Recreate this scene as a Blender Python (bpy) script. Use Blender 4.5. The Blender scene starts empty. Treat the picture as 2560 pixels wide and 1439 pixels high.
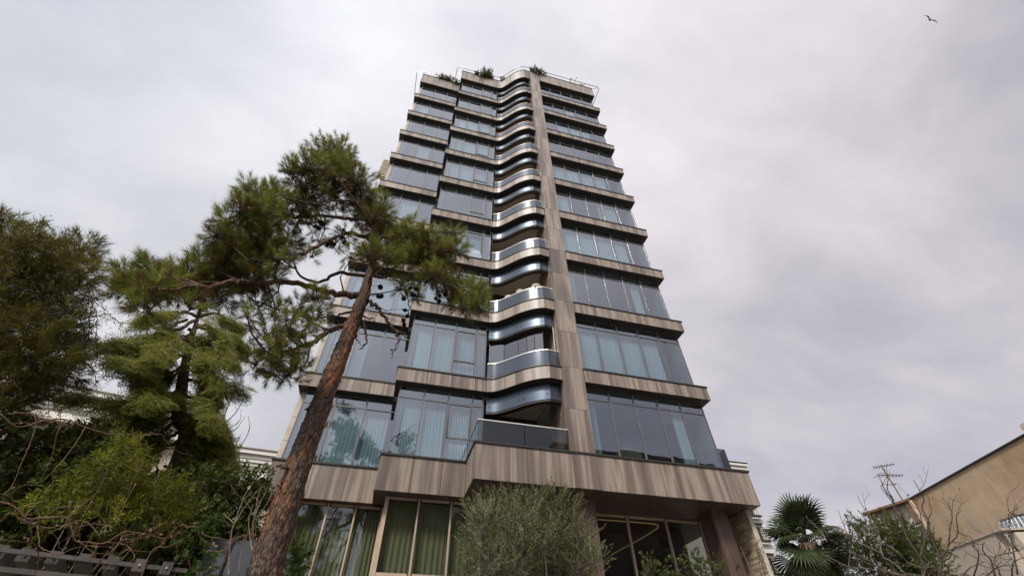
import bpy, math, random
import numpy as np
from mathutils import Vector, noise as mnoise

rng = np.random.default_rng(7)
random.seed(7)
scene = bpy.context.scene
COL = scene.collection

# ------------------------------------------------------------------ camera
CAM_H = 1.6
F_PX, PITCH, YAW, ROLL = 1062.0, math.radians(45.276), math.radians(15.482), math.radians(-0.708)
FWD = np.array([math.sin(YAW)*math.cos(PITCH), math.cos(YAW)*math.cos(PITCH), math.sin(PITCH)])
_r0 = np.array([math.cos(YAW), -math.sin(YAW), 0.0])
_u0 = np.cross(_r0, FWD)
RIGHT = math.cos(ROLL)*_r0 + math.sin(ROLL)*_u0
UP = -math.sin(ROLL)*_r0 + math.cos(ROLL)*_u0
cam = bpy.data.cameras.new('camera')
cam.sensor_width = 36.0
cam.lens = F_PX/2560*36
cam.clip_end = 3000
cam_o = bpy.data.objects.new('camera', cam)
COL.objects.link(cam_o)
from mathutils import Matrix
cam_o.matrix_world = Matrix(((RIGHT[0], UP[0], -FWD[0], 0), (RIGHT[1], UP[1], -FWD[1], 0),
                             (RIGHT[2], UP[2], -FWD[2], CAM_H), (0, 0, 0, 1)))
scene.camera = cam_o

def ray(u, v):
    return FWD + (u-1280)/F_PX*RIGHT - (v-719.5)/F_PX*UP
def at(u, v, d):                       # point at horizontal distance d from the standpoint
    r = ray(u, v); r = r/math.hypot(r[0], r[1])*d
    return np.array([r[0], r[1], r[2]+CAM_H])
def hz(u, v, Z):                       # point on the level Z
    r = ray(u, v); r = r/r[2]*(Z-CAM_H)
    return np.array([r[0], r[1], Z])
def yp(u, v, y):                       # point on a vertical plane parallel to the facade
    r = ray(u, v); r = r/r[1]*y
    return np.array([r[0], r[1], r[2]+CAM_H])

# ------------------------------------------------------------------ sky and sun
SUN_AZ, SUN_EL = math.radians(220), math.radians(47)      # azimuth from +Y towards +X
SUN = np.array([math.sin(SUN_AZ)*math.cos(SUN_EL), math.cos(SUN_AZ)*math.cos(SUN_EL), math.sin(SUN_EL)])
world = bpy.data.worlds.new('World'); scene.world = world
world.use_nodes = True
wn, wl = world.node_tree.nodes, world.node_tree.links
wn.clear()
def W(t, **k):
    n = wn.new(t)
    for a, b in k.items(): setattr(n, a, b)
    return n
def wmath(op, a, b=None, clamp=False):
    n = W('ShaderNodeMath', operation=op, use_clamp=clamp)
    for i, s in enumerate((a, b)):
        if s is None: continue
        if isinstance(s, (int, float)): n.inputs[i].default_value = s
        else: wl.new(s, n.inputs[i])
    return n.outputs[0]
def wdot(vec, v):
    n = W('ShaderNodeVectorMath', operation='DOT_PRODUCT'); wl.new(vec, n.inputs[0]); n.inputs[1].default_value = v
    return n.outputs['Value']
def wmixc(f, a, b):
    n = W('ShaderNodeMix', data_type='RGBA')
    for i, s in ((0, f), (6, a), (7, b)):
        if isinstance(s, (int, float)): n.inputs[i].default_value = s
        elif isinstance(s, tuple): n.inputs[i].default_value = s
        else: wl.new(s, n.inputs[i])
    return n.outputs[2]
wout = W('ShaderNodeOutputWorld'); bg = W('ShaderNodeBackground'); bg.inputs[1].default_value = 0.1
sky = W('ShaderNodeTexSky', sky_type='NISHITA', sun_disc=False)
sky.sun_elevation = SUN_EL; sky.sun_rotation = SUN_AZ; sky.air_density = 1.0; sky.dust_density = 2.5
tc = W('ShaderNodeTexCoord'); D = tc.outputs['Generated']
sep = W('ShaderNodeSeparateXYZ'); wl.new(D, sep.inputs[0])
zz = wmath('ADD', wmath('MAXIMUM', sep.outputs[2], 0.0), 0.30)
cmb = W('ShaderNodeCombineXYZ')
wl.new(wmath('DIVIDE', sep.outputs[0], zz), cmb.inputs[0]); wl.new(wmath('DIVIDE', sep.outputs[1], zz), cmb.inputs[1])
def cloud(rot, scl, loc, scale, detail, rough, dist):
    m = W('ShaderNodeMapping'); wl.new(cmb.outputs[0], m.inputs[0])
    m.inputs['Rotation'].default_value = (0, 0, rot); m.inputs['Scale'].default_value = scl; m.inputs['Location'].default_value = loc
    n = W('ShaderNodeTexNoise'); wl.new(m.outputs[0], n.inputs['Vector'])
    n.inputs['Scale'].default_value = scale; n.inputs['Detail'].default_value = detail
    n.inputs['Roughness'].default_value = rough; n.inputs['Distortion'].default_value = dist
    return n.outputs['Fac']
n_big = cloud(2.616, (1, 1, 1), (5.630, 1.891, 0), 1.15, 3, 0.45, 0.3)
n_str = cloud(1.841, (1.0, 2.6, 1), (14.590, 6.288, 0), 1.3, 6, 0.52, 0.5)
n_fine = cloud(1.416, (1, 1.5, 1), (0.8587, 2.5288, 0), 3.6, 7, 0.55, 0.5)
tex = wmath('ADD', wmath('ADD', wmath('MULTIPLY', n_big, 1.007), wmath('MULTIPLY', n_str, 0.42)), wmath('MULTIPLY', n_fine, 0.36))
tex = wmath('SUBTRACT', tex, 0.965)                       # about -0.5 .. 0.5 round zero
glow = wmath('POWER', wmath('MAXIMUM', wdot(D, tuple(SUN)), 0.0), 3.0)     # veiled sun behind the viewer
gap = ray(1080, 280); gap = gap/np.linalg.norm(gap)
thin_patch = wmath('POWER', wmath('MAXIMUM', wdot(D, tuple(gap)), 0.0), 6.0)  # thinner cloud over the tower
side = wdot(D, (-0.88, 0.0, 0.0))                         # the cloud is thinner towards the left
lum = wmath('ADD', wmath('ADD', 0.2986, wmath('MULTIPLY', tex, 0.2215)), wmath('ADD', wmath('MULTIPLY', glow, 0.36), wmath('ADD', wmath('MULTIPLY', thin_patch, 0.088), wmath('MULTIPLY', side, 0.018))))
lum = wmath('MULTIPLY', wmath('MAXIMUM', lum, 0.08), 10.0)
thin = wmath('MULTIPLY', wmath('SUBTRACT', 0.12, tex), 0.9, clamp=True)
tintc = wmixc(wmath('ADD', wmath('MULTIPLY', side, 0.8), 0.5, clamp=True), (1.0, 0.93, 0.985, 1), (0.945, 0.965, 1.0, 1))
vm = W('ShaderNodeVectorMath', operation='SCALE'); wl.new(tintc, vm.inputs[0]); wl.new(lum, vm.inputs['Scale'])
skyc = W('ShaderNodeVectorMath', operation='SCALE'); wl.new(sky.outputs[0], skyc.inputs[0]); skyc.inputs['Scale'].default_value = 0.55
final = wmixc(wmath('MULTIPLY', thin, 0.77), vm.outputs[0], skyc.outputs[0])
wl.new(final, bg.inputs[0]); wl.new(bg.outputs[0], wout.inputs[0])

sl = bpy.data.lights.new('sun', 'SUN'); sl.energy = 1.5; sl.angle = math.radians(11); sl.color = (1.0, 0.95, 0.87)
so = bpy.data.objects.new('sun', sl); COL.objects.link(so)
so.rotation_euler = Vector(SUN).to_track_quat('Z', 'Y').to_euler()

vs = scene.view_settings
vs.view_transform = 'Standard'; vs.look = 'None'; vs.gamma = 1.0; vs.exposure = 1.28; vs.use_curve_mapping = False
scene.cycles.transparent_max_bounces = 24
scene.cycles.max_bounces = 7

# ------------------------------------------------------------------ materials
MATS = {}
class Mat:
    def __init__(s, name):
        s.m = bpy.data.materials.new(name); s.m.use_nodes = True
        s.n, s.l = s.m.node_tree.nodes, s.m.node_tree.links
        s.p = s.n['Principled BSDF']; s.out = s.n['Material Output']
        MATS[name] = s.m
    def new(s, t, **k):
        n = s.n.new(t)
        for a, b in k.items(): setattr(n, a, b)
        return n
    def set(s, n, key, v):
        if hasattr(v, 'is_linked') or hasattr(v, 'links'): s.l.new(v, n.inputs[key])
        else: n.inputs[key].default_value = v
    def pos(s, scl, rand=0.0, obj=False):
        g = s.new('ShaderNodeTexCoord').outputs['Object'] if obj else s.new('ShaderNodeNewGeometry').outputs['Position']
        if rand:
            oi = s.new('ShaderNodeObjectInfo'); mu = s.new('ShaderNodeVectorMath', operation='SCALE')
            mu.inputs[0].default_value = (1, 1.7, 0.6); s.l.new(oi.outputs['Random'], mu.inputs['Scale'])
            m2 = s.new('ShaderNodeVectorMath', operation='SCALE'); s.l.new(mu.outputs[0], m2.inputs[0]); m2.inputs['Scale'].default_value = rand
            ad = s.new('ShaderNodeVectorMath'); s.l.new(g, ad.inputs[0]); s.l.new(m2.outputs[0], ad.inputs[1]); g = ad.outputs[0]
        m = s.new('ShaderNodeMapping'); s.l.new(g, m.inputs[0]); m.inputs['Scale'].default_value = scl
        return m.outputs[0]
    def noise(s, vec, scale=1, detail=4, rough=.5, dist=0):
        n = s.new('ShaderNodeTexNoise'); s.l.new(vec, n.inputs['Vector'])
        for k, v in (('Scale', scale), ('Detail', detail), ('Roughness', rough), ('Distortion', dist)): n.inputs[k].default_value = v
        return n.outputs['Fac']
    def ramp(s, f, stops):
        r = s.new('ShaderNodeValToRGB'); s.l.new(f, r.inputs[0]); e = r.color_ramp.elements
        while len(e) < len(stops): e.new(0.5)
        for el, (p, c) in zip(e, stops):
            el.position = p; el.color = (*c, 1) if len(c) == 3 else c
        return r.outputs[0]
    def mix(s, f, a, b, blend='MIX'):
        n = s.new('ShaderNodeMix', data_type='RGBA', blend_type=blend)
        for i, v in ((0, f), (6, a), (7, b)):
            if isinstance(v, tuple): n.inputs[i].default_value = (*v, 1) if len(v) == 3 else v
            elif isinstance(v, (int, float)): n.inputs[i].default_value = v
            else: s.l.new(v, n.inputs[i])
        return n.outputs[2]
    def bump(s, h, strength=.3, dist=.01):
        b = s.new('ShaderNodeBump'); s.l.new(h, b.inputs['Height']); b.inputs['Strength'].default_value = strength; b.inputs['Distance'].default_value = dist
        s.l.new(b.outputs[0], s.p.inputs['Normal'])
    def base(s, c):
        if isinstance(c, tuple): s.p.inputs['Base Color'].default_value = (*c, 1)
        else: s.l.new(c, s.p.inputs['Base Color'])
    def fin(s, rough=.6, metal=0., spec=.5):
        s.p.inputs['Roughness'].default_value = rough; s.p.inputs['Metallic'].default_value = metal
        s.p.inputs['Specular IOR Level'].default_value = spec
        return s.m

def plain(name, col, rough=.6, metal=0., var=.12, scale=3.0, bump=0.0, spec=.5):
    M = Mat(name); n = M.noise(M.pos((1, 1, 1)), scale, 5, .6)
    lo = tuple(c*(1-var) for c in col); hi = tuple(min(1, c*(1+var)) for c in col)
    M.base(M.ramp(n, [(.3, lo), (.7, hi)]))
    if bump: M.bump(M.noise(M.pos((1, 1, 1)), scale*8, 6, .65), bump, .01)
    return M.fin(rough, metal, spec)

def wood_material(name, k=1.0, red=0.0):
    M = Mat(name)
    n1 = M.noise(M.pos((2.3, 2.3, .12), 40), 1.0, 3, .5, .4)
    n2 = M.noise(M.pos((8, 8, .30), 23), 1.0, 5, .62, .3)
    n3 = M.noise(M.pos((60, 60, 1.6), 9), 1.0, 4, .6)
    n4 = M.noise(M.pos((.9, .9, .9), 5), 1.0, 5, .6)
    a = M.new('ShaderNodeMath', operation='MULTIPLY_ADD'); M.l.new(n2, a.inputs[0]); a.inputs[1].default_value = .42; M.l.new(n1, a.inputs[2])
    c = M.ramp(a.outputs[0], [(.50, (.145*k, .116*k, .099*k)), (.61, (.192*k, .153*k, .129*k)), (.69, (.262*k, .210*k, .175*k)), (.775, (.40*k, .328*k, .266*k)), (.87, (.218*k, .174*k, .146*k))])
    c = M.mix(.55, c, M.ramp(n3, [(.3, (.72, .70, .70)), (.7, (1.0, 1.0, 1.0))]), 'MULTIPLY')
    c = M.mix(.45, c, M.ramp(n4, [(.3, (.68, .66, .66)), (.7, (1.0, 1.0, 1.0))]), 'MULTIPLY')
    if red: c = M.mix(red, c, (.085, .035, .03))
    M.base(c); M.bump(n3, .12, .004)
    return M.fin(.42)
wood_material('wood_panel', .94)
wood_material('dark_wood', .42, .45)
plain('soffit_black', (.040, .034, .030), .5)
plain('coping_metal', (.045, .042, .04), .4, .3)
plain('core_dark', (.035, .032, .03), .7)
plain('frame_grey', (.16, .15, .15), .4, .35)
plain('frame_beige', (.52, .40, .30), .45, .1)
plain('steel', (.62, .60, .57), .28, .85)
plain('rail_cap', (.75, .72, .68), .3, .6)
plain('ceiling_beige', (.62, .54, .45), .8)
plain('ceiling_room', (.5, .48, .46), .8)
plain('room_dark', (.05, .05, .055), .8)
plain('orange_wall', (.55, .16, .02), .6)
plain('spandrel_grey', (.19, .17, .19), .4)
plain('stone_cream', (.50, .44, .36), .8, 0, .15, 2.0, .2)
plain('pot_clay', (.42, .36, .32), .8)
plain('black_metal', (.02, .02, .022), .45)
plain('concrete', (.36, .33, .29), .85, 0, .2, 1.5, .3)
plain('sofa_teal', (.07, .11, .10), .85)
plain('chair_green', (.13, .14, .06), .85)
plain('bird_black', (.02, .02, .02), .7)
plain('rust', (.20, .12, .075), .8, 0, .4, 12)
plain('shed_panel', (.34, .345, .32), .6)
plain('white_paint', (.74, .71, .66), .7, 0, .06, 1.0)
plain('cream_paint', (.60, .55, .46), .7, 0, .1, .7, .1)
plain('beige_wall', (.40, .34, .28), .85, 0, .12, .8, .2)
plain('pergola_wood', (.085, .072, .066), .6, 0, .3, 9, .25)
plain('bird_red', (.1, .05, .03), .7)
plain('opposite_stone', (.13, .105, .085), .85, 0, .2, .7)
plain('cone_brown', (.045, .03, .022), .9)

def glass_material(name, tint, ior, gl=(.86, .91, 1.0), wob=.012, rough=.012):
    M = Mat(name); M.n.remove(M.p)
    f = M.new('ShaderNodeFresnel'); f.inputs['IOR'].default_value = ior
    t = M.new('ShaderNodeBsdfTransparent'); t.inputs[0].default_value = (*tint, 1)
    g = M.new('ShaderNodeBsdfGlossy'); g.inputs[0].default_value = (*gl, 1); g.inputs['Roughness'].default_value = rough
    if wob:
        b = M.new('ShaderNodeBump'); M.l.new(M.noise(M.pos((1, 1, .7), 11), .9, 2, .4), b.inputs['Height'])
        b.inputs['Strength'].default_value = wob*3; b.inputs['Distance'].default_value = .1
        M.l.new(b.outputs[0], g.inputs['Normal'])
    gm = M.new('ShaderNodeNewGeometry'); sb_ = M.new('ShaderNodeMath', operation='SUBTRACT'); sb_.inputs[0].default_value = 1; M.l.new(gm.outputs['Backfacing'], sb_.inputs[1])
    mu = M.new('ShaderNodeMath', operation='MULTIPLY'); M.l.new(f.outputs[0], mu.inputs[0]); M.l.new(sb_.outputs[0], mu.inputs[1])
    mx = M.new('ShaderNodeMixShader'); M.l.new(mu.outputs[0], mx.inputs[0]); M.l.new(t.outputs[0], mx.inputs[1]); M.l.new(g.outputs[0], mx.inputs[2])
    M.l.new(mx.outputs[0], M.out.inputs[0]); return M.m
glass_material('facade_glass', (.66, .74, .76), 2.8, (.84, .90, .99))
glass_material('lobby_glass', (.78, .80, .76), 2.0)
glass_material('railing_glass', (.34, .37, .41), 1.95, (.74, .82, .95), 0, .17)
glass_material('clear_railing_glass', (.62, .64, .62), 1.7, (.9, .95, 1.0), 0)
glass_material('screen_glass', (.5, .5, .54), 2.2, (.9, .92, 1.0), .006)
M = Mat('drop_panel_blue'); M.base((.075, .092, .118)); M.fin(.36, .85, .5)
M = Mat('skylight_glass'); M.base((.10, .13, .14)); M.fin(.35, 0, .5)
M = Mat('dark_panel_glass'); M.base((.02, .025, .035)); M.fin(.06, 0, .8)

def curtain_material(name, col):
    M = Mat(name); n = M.noise(M.pos((14, 14, .2), 7), 1, 3, .5)
    M.base(M.ramp(n, [(.3, tuple(c*.8 for c in col)), (.7, col)])); M.fin(.9, 0, .1); return M.m
curtain_material('curtain_white', (.66, .69, .70))
curtain_material('curtain_sheer', (.66, .69, .70))
curtain_material('curtain_green', (.32, .33, .23))
M = Mat('glowing_brass'); M.p.inputs['Emission Color'].default_value = (1, .62, .18, 1); M.p.inputs['Emission Strength'].default_value = .045; M.fin(.5)  # no lamp: faint glow put into the brass so it shows in the dark lobby

# stucco wall with stains and rendered patches
M = Mat('tan_stucco')
n1 = M.noise(M.pos((.35, .35, .35)), 1, 6, .6, .6); n2 = M.noise(M.pos((1.3, 1.3, 1.0)), 1, 7, .68, .8); n3 = M.noise(M.pos((1, 1, 1)), 30, 4, .6)
c = M.ramp(n1, [(.3, (.42, .285, .18)), (.5, (.52, .385, .265)), (.7, (.59, .45, .32))])
c = M.mix(.6, c, M.ramp(n2, [(.35, (.66, .62, .60)), (.6, (1, 1, 1))]), 'MULTIPLY')
n4 = M.noise(M.pos((.55, .55, 1.1)), 1, 7, .7, 1.2)
c = M.mix(M.ramp(n4, [(.60, (0, 0, 0)), (.66, (.55, .55, .55))]), c, (.40, .36, .32))
n5 = M.noise(M.pos((5, 5, .25)), 1, 4, .6); c = M.mix(.12, c, M.ramp(n5, [(.4, (.6, .57, .55)), (.55, (1, 1, 1))]), 'MULTIPLY')
M.base(c); M.bump(n3, .3, .01); M.fin(.9, 0, .2)

# textured shuttered pier
M = Mat('board_stone')
n1 = M.noise(M.pos((1.0, 1.6, 9)), 1, 4, .6, .5); n2 = M.noise(M.pos((6, 6, 6)), 1, 5, .6)
M.base(M.mix(.5, M.ramp(n1, [(.35, (.16, .12, .075)), (.55, (.40, .32, .21)), (.75, (.52, .43, .30))]), M.ramp(n2, [(.3, (.7, .7, .7)), (.7, (1, 1, 1))]), 'MULTIPLY'))
M.bump(n1, .8, .05); M.fin(.9)

# ground
M = Mat('ground_soil')
n1 = M.noise(M.pos((1, 1, 1)), .5, 8, .6); n2 = M.noise(M.pos((1, 1, 1)), 9, 5, .6)
M.base(M.mix(.5, M.ramp(n1, [(.35, (.05, .07, .025)), (.6, (.12, .10, .065))]), M.ramp(n2, [(.3, (.6, .6, .6)), (.7, (1, 1, 1))]), 'MULTIPLY')); M.bump(n2, .5, .03); M.fin(.95)
plain('paving', (.24, .22, .20), .8, 0, .15, 1.3, .2)
plain('asphalt', (.05, .05, .05), .85, 0, .2, 4, .3)

# bark
def bark(name, dark, mid, red, rs=.5):
    M = Mat(name)
    v = M.new('ShaderNodeTexVoronoi', feature='DISTANCE_TO_EDGE'); M.l.new(M.pos((17, 17, 6)), v.inputs['Vector']); v.inputs['Scale'].default_value = 1
    n1 = M.noise(M.pos((3, 3, .9)), 1, 5, .6, .4); n2 = M.noise(M.pos((24, 24, 9)), 1, 6, .65)
    c = M.ramp(n2, [(.3, dark), (.55, mid), (.75, tuple(x*1.7 for x in mid))])
    c = M.mix(M.ramp(n1, [(.47, (0, 0, 0)), (.62, (rs, rs, rs))]), c, red)
    c = M.mix(1.0, c, M.ramp(v.outputs['Distance'], [(.0, (.25, .22, .2)), (.12, (1, 1, 1))]), 'MULTIPLY')
    M.base(c)
    a = M.new('ShaderNodeMath', operation='MINIMUM'); M.l.new(v.outputs['Distance'], a.inputs[0]); a.inputs[1].default_value = .25
    b = M.new('ShaderNodeMath', operation='ADD'); M.l.new(a.outputs[0], b.inputs[0]); M.l.new(n2, b.inputs[1])
    M.bump(b.outputs[0], .9, .03); return M.fin(.92, 0, .2)
bark('pine_bark', (.05, .036, .03), (.125, .090, .072), (.26, .105, .05), .9)
bark('branch_bark', (.045, .034, .03), (.13, .095, .075), (.20, .11, .07), .5)
def twig(name, col):
    M = Mat(name); n = M.noise(M.pos((20, 20, 20)), 1, 4, .6)
    M.base(M.ramp(n, [(.3, tuple(c*.55 for c in col)), (.7, tuple(c*1.3 for c in col))])); return M.fin(.85, 0, .2)
twig('vine_twig', (.175, .105, .07)); twig('vine_grey', (.115, .092, .082)); twig('grey_twig', (.13, .105, .09)); twig('pale_twig', (.30, .245, .16)); twig('dark_twig', (.075, .058, .05))

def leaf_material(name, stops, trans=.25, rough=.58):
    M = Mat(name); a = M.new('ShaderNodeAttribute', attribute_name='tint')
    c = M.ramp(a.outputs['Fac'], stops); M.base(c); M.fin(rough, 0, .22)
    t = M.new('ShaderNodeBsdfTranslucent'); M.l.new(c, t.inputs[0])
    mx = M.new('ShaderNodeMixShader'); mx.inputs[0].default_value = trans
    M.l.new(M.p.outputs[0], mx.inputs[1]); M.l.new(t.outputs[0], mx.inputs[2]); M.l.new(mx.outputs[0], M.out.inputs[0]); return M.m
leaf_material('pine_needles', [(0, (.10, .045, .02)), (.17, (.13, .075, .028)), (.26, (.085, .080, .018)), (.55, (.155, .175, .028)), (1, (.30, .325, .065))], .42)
leaf_material('old_pine_needles', [(0, (.08, .045, .018)), (.2, (.075, .055, .016)), (.5, (.12, .11, .018)), (1, (.21, .19, .035))], .4)
leaf_material('cedar_needles', [(0, (.095, .105, .026)), (.5, (.22, .23, .052)), (1, (.43, .42, .12))], .45)
leaf_material('bamboo_leaf', [(0, (.045, .065, .008)), (.5, (.12, .14, .014)), (1, (.32, .31, .03))], .4)
leaf_material('ivy_leaf', [(0, (.02, .028, .009)), (.5, (.055, .075, .016)), (.9, (.11, .125, .026)), (1, (.22, .21, .04))], .3)
leaf_material('vine_leaf', [(0, (.08, .06, .014)), (.5, (.11, .115, .02)), (1, (.22, .20, .035))], .35)
leaf_material('olive_leaf', [(0, (.075, .078, .032)), (.5, (.135, .14, .065)), (1, (.25, .25, .15))], .25)
leaf_material('shrub_leaf', [(0, (.09, .04, .018)), (.25, (.04, .045, .015)), (.6, (.06, .075, .02)), (1, (.13, .13, .035))], .25)
leaf_material('citrus_leaf', [(0, (.05, .10, .015)), (.6, (.10, .17, .03)), (1, (.30, .30, .04))], .35)
leaf_material('palm_leaf', [(0, (.02, .032, .012)), (.6, (.04, .055, .02)), (1, (.085, .09, .03))], .2, .6)
leaf_material('dry_leaf', [(0, (.12, .05, .03)), (1, (.32, .20, .11))], .2)
leaf_material('roof_leaf', [(0, (.04, .05, .02)), (.6, (.08, .09, .03)), (1, (.20, .17, .05))], .2)
leaf_material('hill_leaf', [(0, (.03, .035, .015)), (1, (.08, .085, .03))], .2)

# ------------------------------------------------------------------ helpers
def link(name, me, mat=None, parent=None):
    if mat and not me.materials: me.materials.append(MATS[mat])
    o = bpy.data.objects.new(name, me); COL.objects.link(o)
    if parent: o.parent = parent
    return o
def thing(name, label, cat, group=None, loc=(0, 0, 0), rz=0):
    o = bpy.data.objects.new(name, None); COL.objects.link(o)
    o.location = loc; o.rotation_euler = (0, 0, rz); o.empty_display_size = .3
    o['label'] = label; o['category'] = cat
    if group: o['group'] = group
    return o
class MB:
    def __init__(s): s.v = []; s.f = []
    def add(s, v, f):
        b = len(s.v); s.v += [tuple(map(float, p)) for p in v]; s.f += [tuple(i+b for i in q) for q in f]; return s
    def box(s, x0, x1, y0, y1, z0, z1):
        return s.add([(x0, y0, z0), (x1, y0, z0), (x1, y1, z0), (x0, y1, z0), (x0, y0, z1), (x1, y0, z1), (x1, y1, z1), (x0, y1, z1)],
                     [(0, 3, 2, 1), (4, 5, 6, 7), (0, 1, 5, 4), (1, 2, 6, 5), (2, 3, 7, 6), (3, 0, 4, 7)])
    def obox(s, c, ax, ay, az):        # centre and half-axis vectors
        c, ax, ay, az = map(np.asarray, (c, ax, ay, az))
        q = [c+i*ax+j*ay+k*az for k in (-1, 1) for (i, j) in ((-1, -1), (1, -1), (1, 1), (-1, 1))]
        return s.add(q, [(0, 3, 2, 1), (4, 5, 6, 7), (0, 1, 5, 4), (1, 2, 6, 5), (2, 3, 7, 6), (3, 0, 4, 7)])
    def prism(s, poly, z0, z1):
        n = len(poly)
        return s.add([(x, y, z0) for x, y in poly]+[(x, y, z1) for x, y in poly],
                     [tuple(range(n))[::-1], tuple(range(n, 2*n))]+[(i, (i+1) % n, n+(i+1) % n, n+i) for i in range(n)])
    def strip(s, pts, d0, d1, z0, z1): # wall between two offsets of a plan path
        a, b = offset(pts, d0), offset(pts, d1); n = len(a)
        v = []
        for p, q in zip(a, b): v += [(*p, z0), (*q, z0), (*q, z1), (*p, z1)]
        f = []
        for i in range(n-1):
            for k in range(4): f.append((4*i+k, 4*i+(k+1) % 4, 4*i+4+(k+1) % 4, 4*i+4+k))
        f += [(3, 2, 1, 0), (4*n-4, 4*n-3, 4*n-2, 4*n-1)]
        return s.add(v, f)
    def tube(s, pts, rad, seg=6, cap=True):
        v, f = tube_vf(np.asarray(pts, float), rad, seg)
        if cap: f = f+[tuple(range(seg))[::-1], tuple(range(len(v)-seg, len(v)))]
        return s.add(v, f)
    def build(s, name, mat, parent=None, smooth=False):
        me = bpy.data.meshes.new(name); me.from_pydata(s.v, [], s.f); me.update()
        if smooth: me.polygons.foreach_set('use_smooth', [True]*len(me.polygons))
        return link(name, me, mat, parent)
def offset(pts, d):                    # offset a plan path to its left by d, mitred
    p = [np.array(q[:2], float) for q in pts]; out = []
    for i in range(len(p)):
        ns = []
        for a, b in ((i-1, i), (i, i+1)):
            if a < 0 or b >= len(p): continue
            t = p[b]-p[a]; t /= np.linalg.norm(t); ns.append(np.array([-t[1], t[0]]))
        n = sum(ns); n /= np.linalg.norm(n); k = max(.35, float(n@ns[0]))
        out.append(tuple(p[i]+n*d/k))
    return out
def tube_vf(p, rad, seg):
    n = len(p); r = np.broadcast_to(np.asarray(rad, float), (n,)) if np.ndim(rad) == 0 or len(np.atleast_1d(rad)) == n else np.interp(np.linspace(0, 1, n), np.linspace(0, 1, len(rad)), rad)
    t = np.gradient(p, axis=0); t /= np.linalg.norm(t, axis=1)[:, None]+1e-9
    ref = np.array([.31, .87, .38]); a = np.cross(t, ref); a /= np.linalg.norm(a, axis=1)[:, None]+1e-9
    b = np.cross(t, a); th = np.arange(seg)/seg*2*math.pi
    v = p[:, None]+r[:, None, None]*(a[:, None]*np.cos(th)[None, :, None]+b[:, None]*np.sin(th)[None, :, None])
    f = []
    for i in range(n-1):
        for k in range(seg): f.append((i*seg+k, i*seg+(k+1) % seg, (i+1)*seg+(k+1) % seg, (i+1)*seg+k))
    return v.reshape(-1, 3), f
def spline(pts, n=6, jit=0.0):
    p = np.asarray(pts, float); out = []
    q = np.vstack([2*p[0]-p[1], p, 2*p[-1]-p[-2]])
    for i in range(1, len(q)-2):
        for t in np.linspace(0, 1, n, endpoint=False):
            out.append(.5*(2*q[i]+(q[i+1]-q[i-1])*t+(2*q[i-1]-5*q[i]+4*q[i+1]-q[i+2])*t*t+(3*q[i]-q[i-1]-3*q[i+1]+q[i+2])*t**3))
    out.append(q[-2]); out = np.array(out)
    if jit: out[1:-1] += rng.normal(0, jit, out[1:-1].shape)
    return out
UNIT = {}
def unit(mat):
    if mat not in UNIT:
        m = MB().box(-.5, .5, -.5, .5, -.5, .5); me = bpy.data.meshes.new('block_'+mat); me.from_pydata(m.v, [], m.f); me.materials.append(MATS[mat]); UNIT[mat] = me
    return UNIT[mat]
def B(name, x0, x1, y0, y1, z0, z1, mat, parent=None):
    o = link(name, unit(mat), None, parent); o.location = ((x0+x1)/2, (y0+y1)/2, (z0+z1)/2); o.scale = (x1-x0, y1-y0, z1-z0); return o

def big_mesh(name, verts, tris, mat, parent=None, tint=None, smooth=False):
    me = bpy.data.meshes.new(name); nv, nf = len(verts), len(tris)
    me.vertices.add(nv); me.vertices.foreach_set('co', np.asarray(verts, np.float32).ravel())
    me.loops.add(nf*3); me.loops.foreach_set('vertex_index', np.asarray(tris, np.int32).ravel())
    me.polygons.add(nf); me.polygons.foreach_set('loop_start', np.arange(nf, dtype=np.int32)*3)
    if tint is not None:
        a = me.attributes.new('tint', 'FLOAT', 'POINT'); a.data.foreach_set('value', np.asarray(tint, np.float32))
    me.update(calc_edges=True)
    if smooth: me.polygons.foreach_set('use_smooth', np.ones(nf, bool))
    return link(name, me, mat, parent)
def frames(d):
    d = d/(np.linalg.norm(d, axis=1)[:, None]+1e-9); r = rng.normal(size=d.shape); a = np.cross(d, r); a /= np.linalg.norm(a, axis=1)[:, None]+1e-9
    return np.stack([a, np.cross(d, a), d], 2)
def scatter(name, temps, pos, dirs, scale, mat, parent=None, tint=None, fr=None):
    pos = np.asarray(pos, float); N = len(pos); fr = frames(np.asarray(dirs, float)) if fr is None else fr
    scale = np.broadcast_to(scale, (N,)); tint = rng.random(N) if tint is None else np.asarray(tint)
    pick = rng.integers(0, len(temps), N); V, T, C = [], [], []; base = 0
    for k, (tv, tf) in enumerate(temps):
        s = np.where(pick == k)[0]
        if not len(s): continue
        v = np.einsum('nij,vj->nvi', fr[s], tv)*scale[s][:, None, None]+pos[s][:, None]
        f = tf[None]+(np.arange(len(s))*len(tv))[:, None, None]+base
        C.append(np.repeat(np.clip(tint[s], 0, 1), len(tv))); V.append(v.reshape(-1, 3)); T.append(f.reshape(-1, 3)); base += len(s)*len(tv)
    return big_mesh(name, np.concatenate(V), np.concatenate(T), mat, parent, np.concatenate(C)+rng.normal(0, .05, base))

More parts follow.
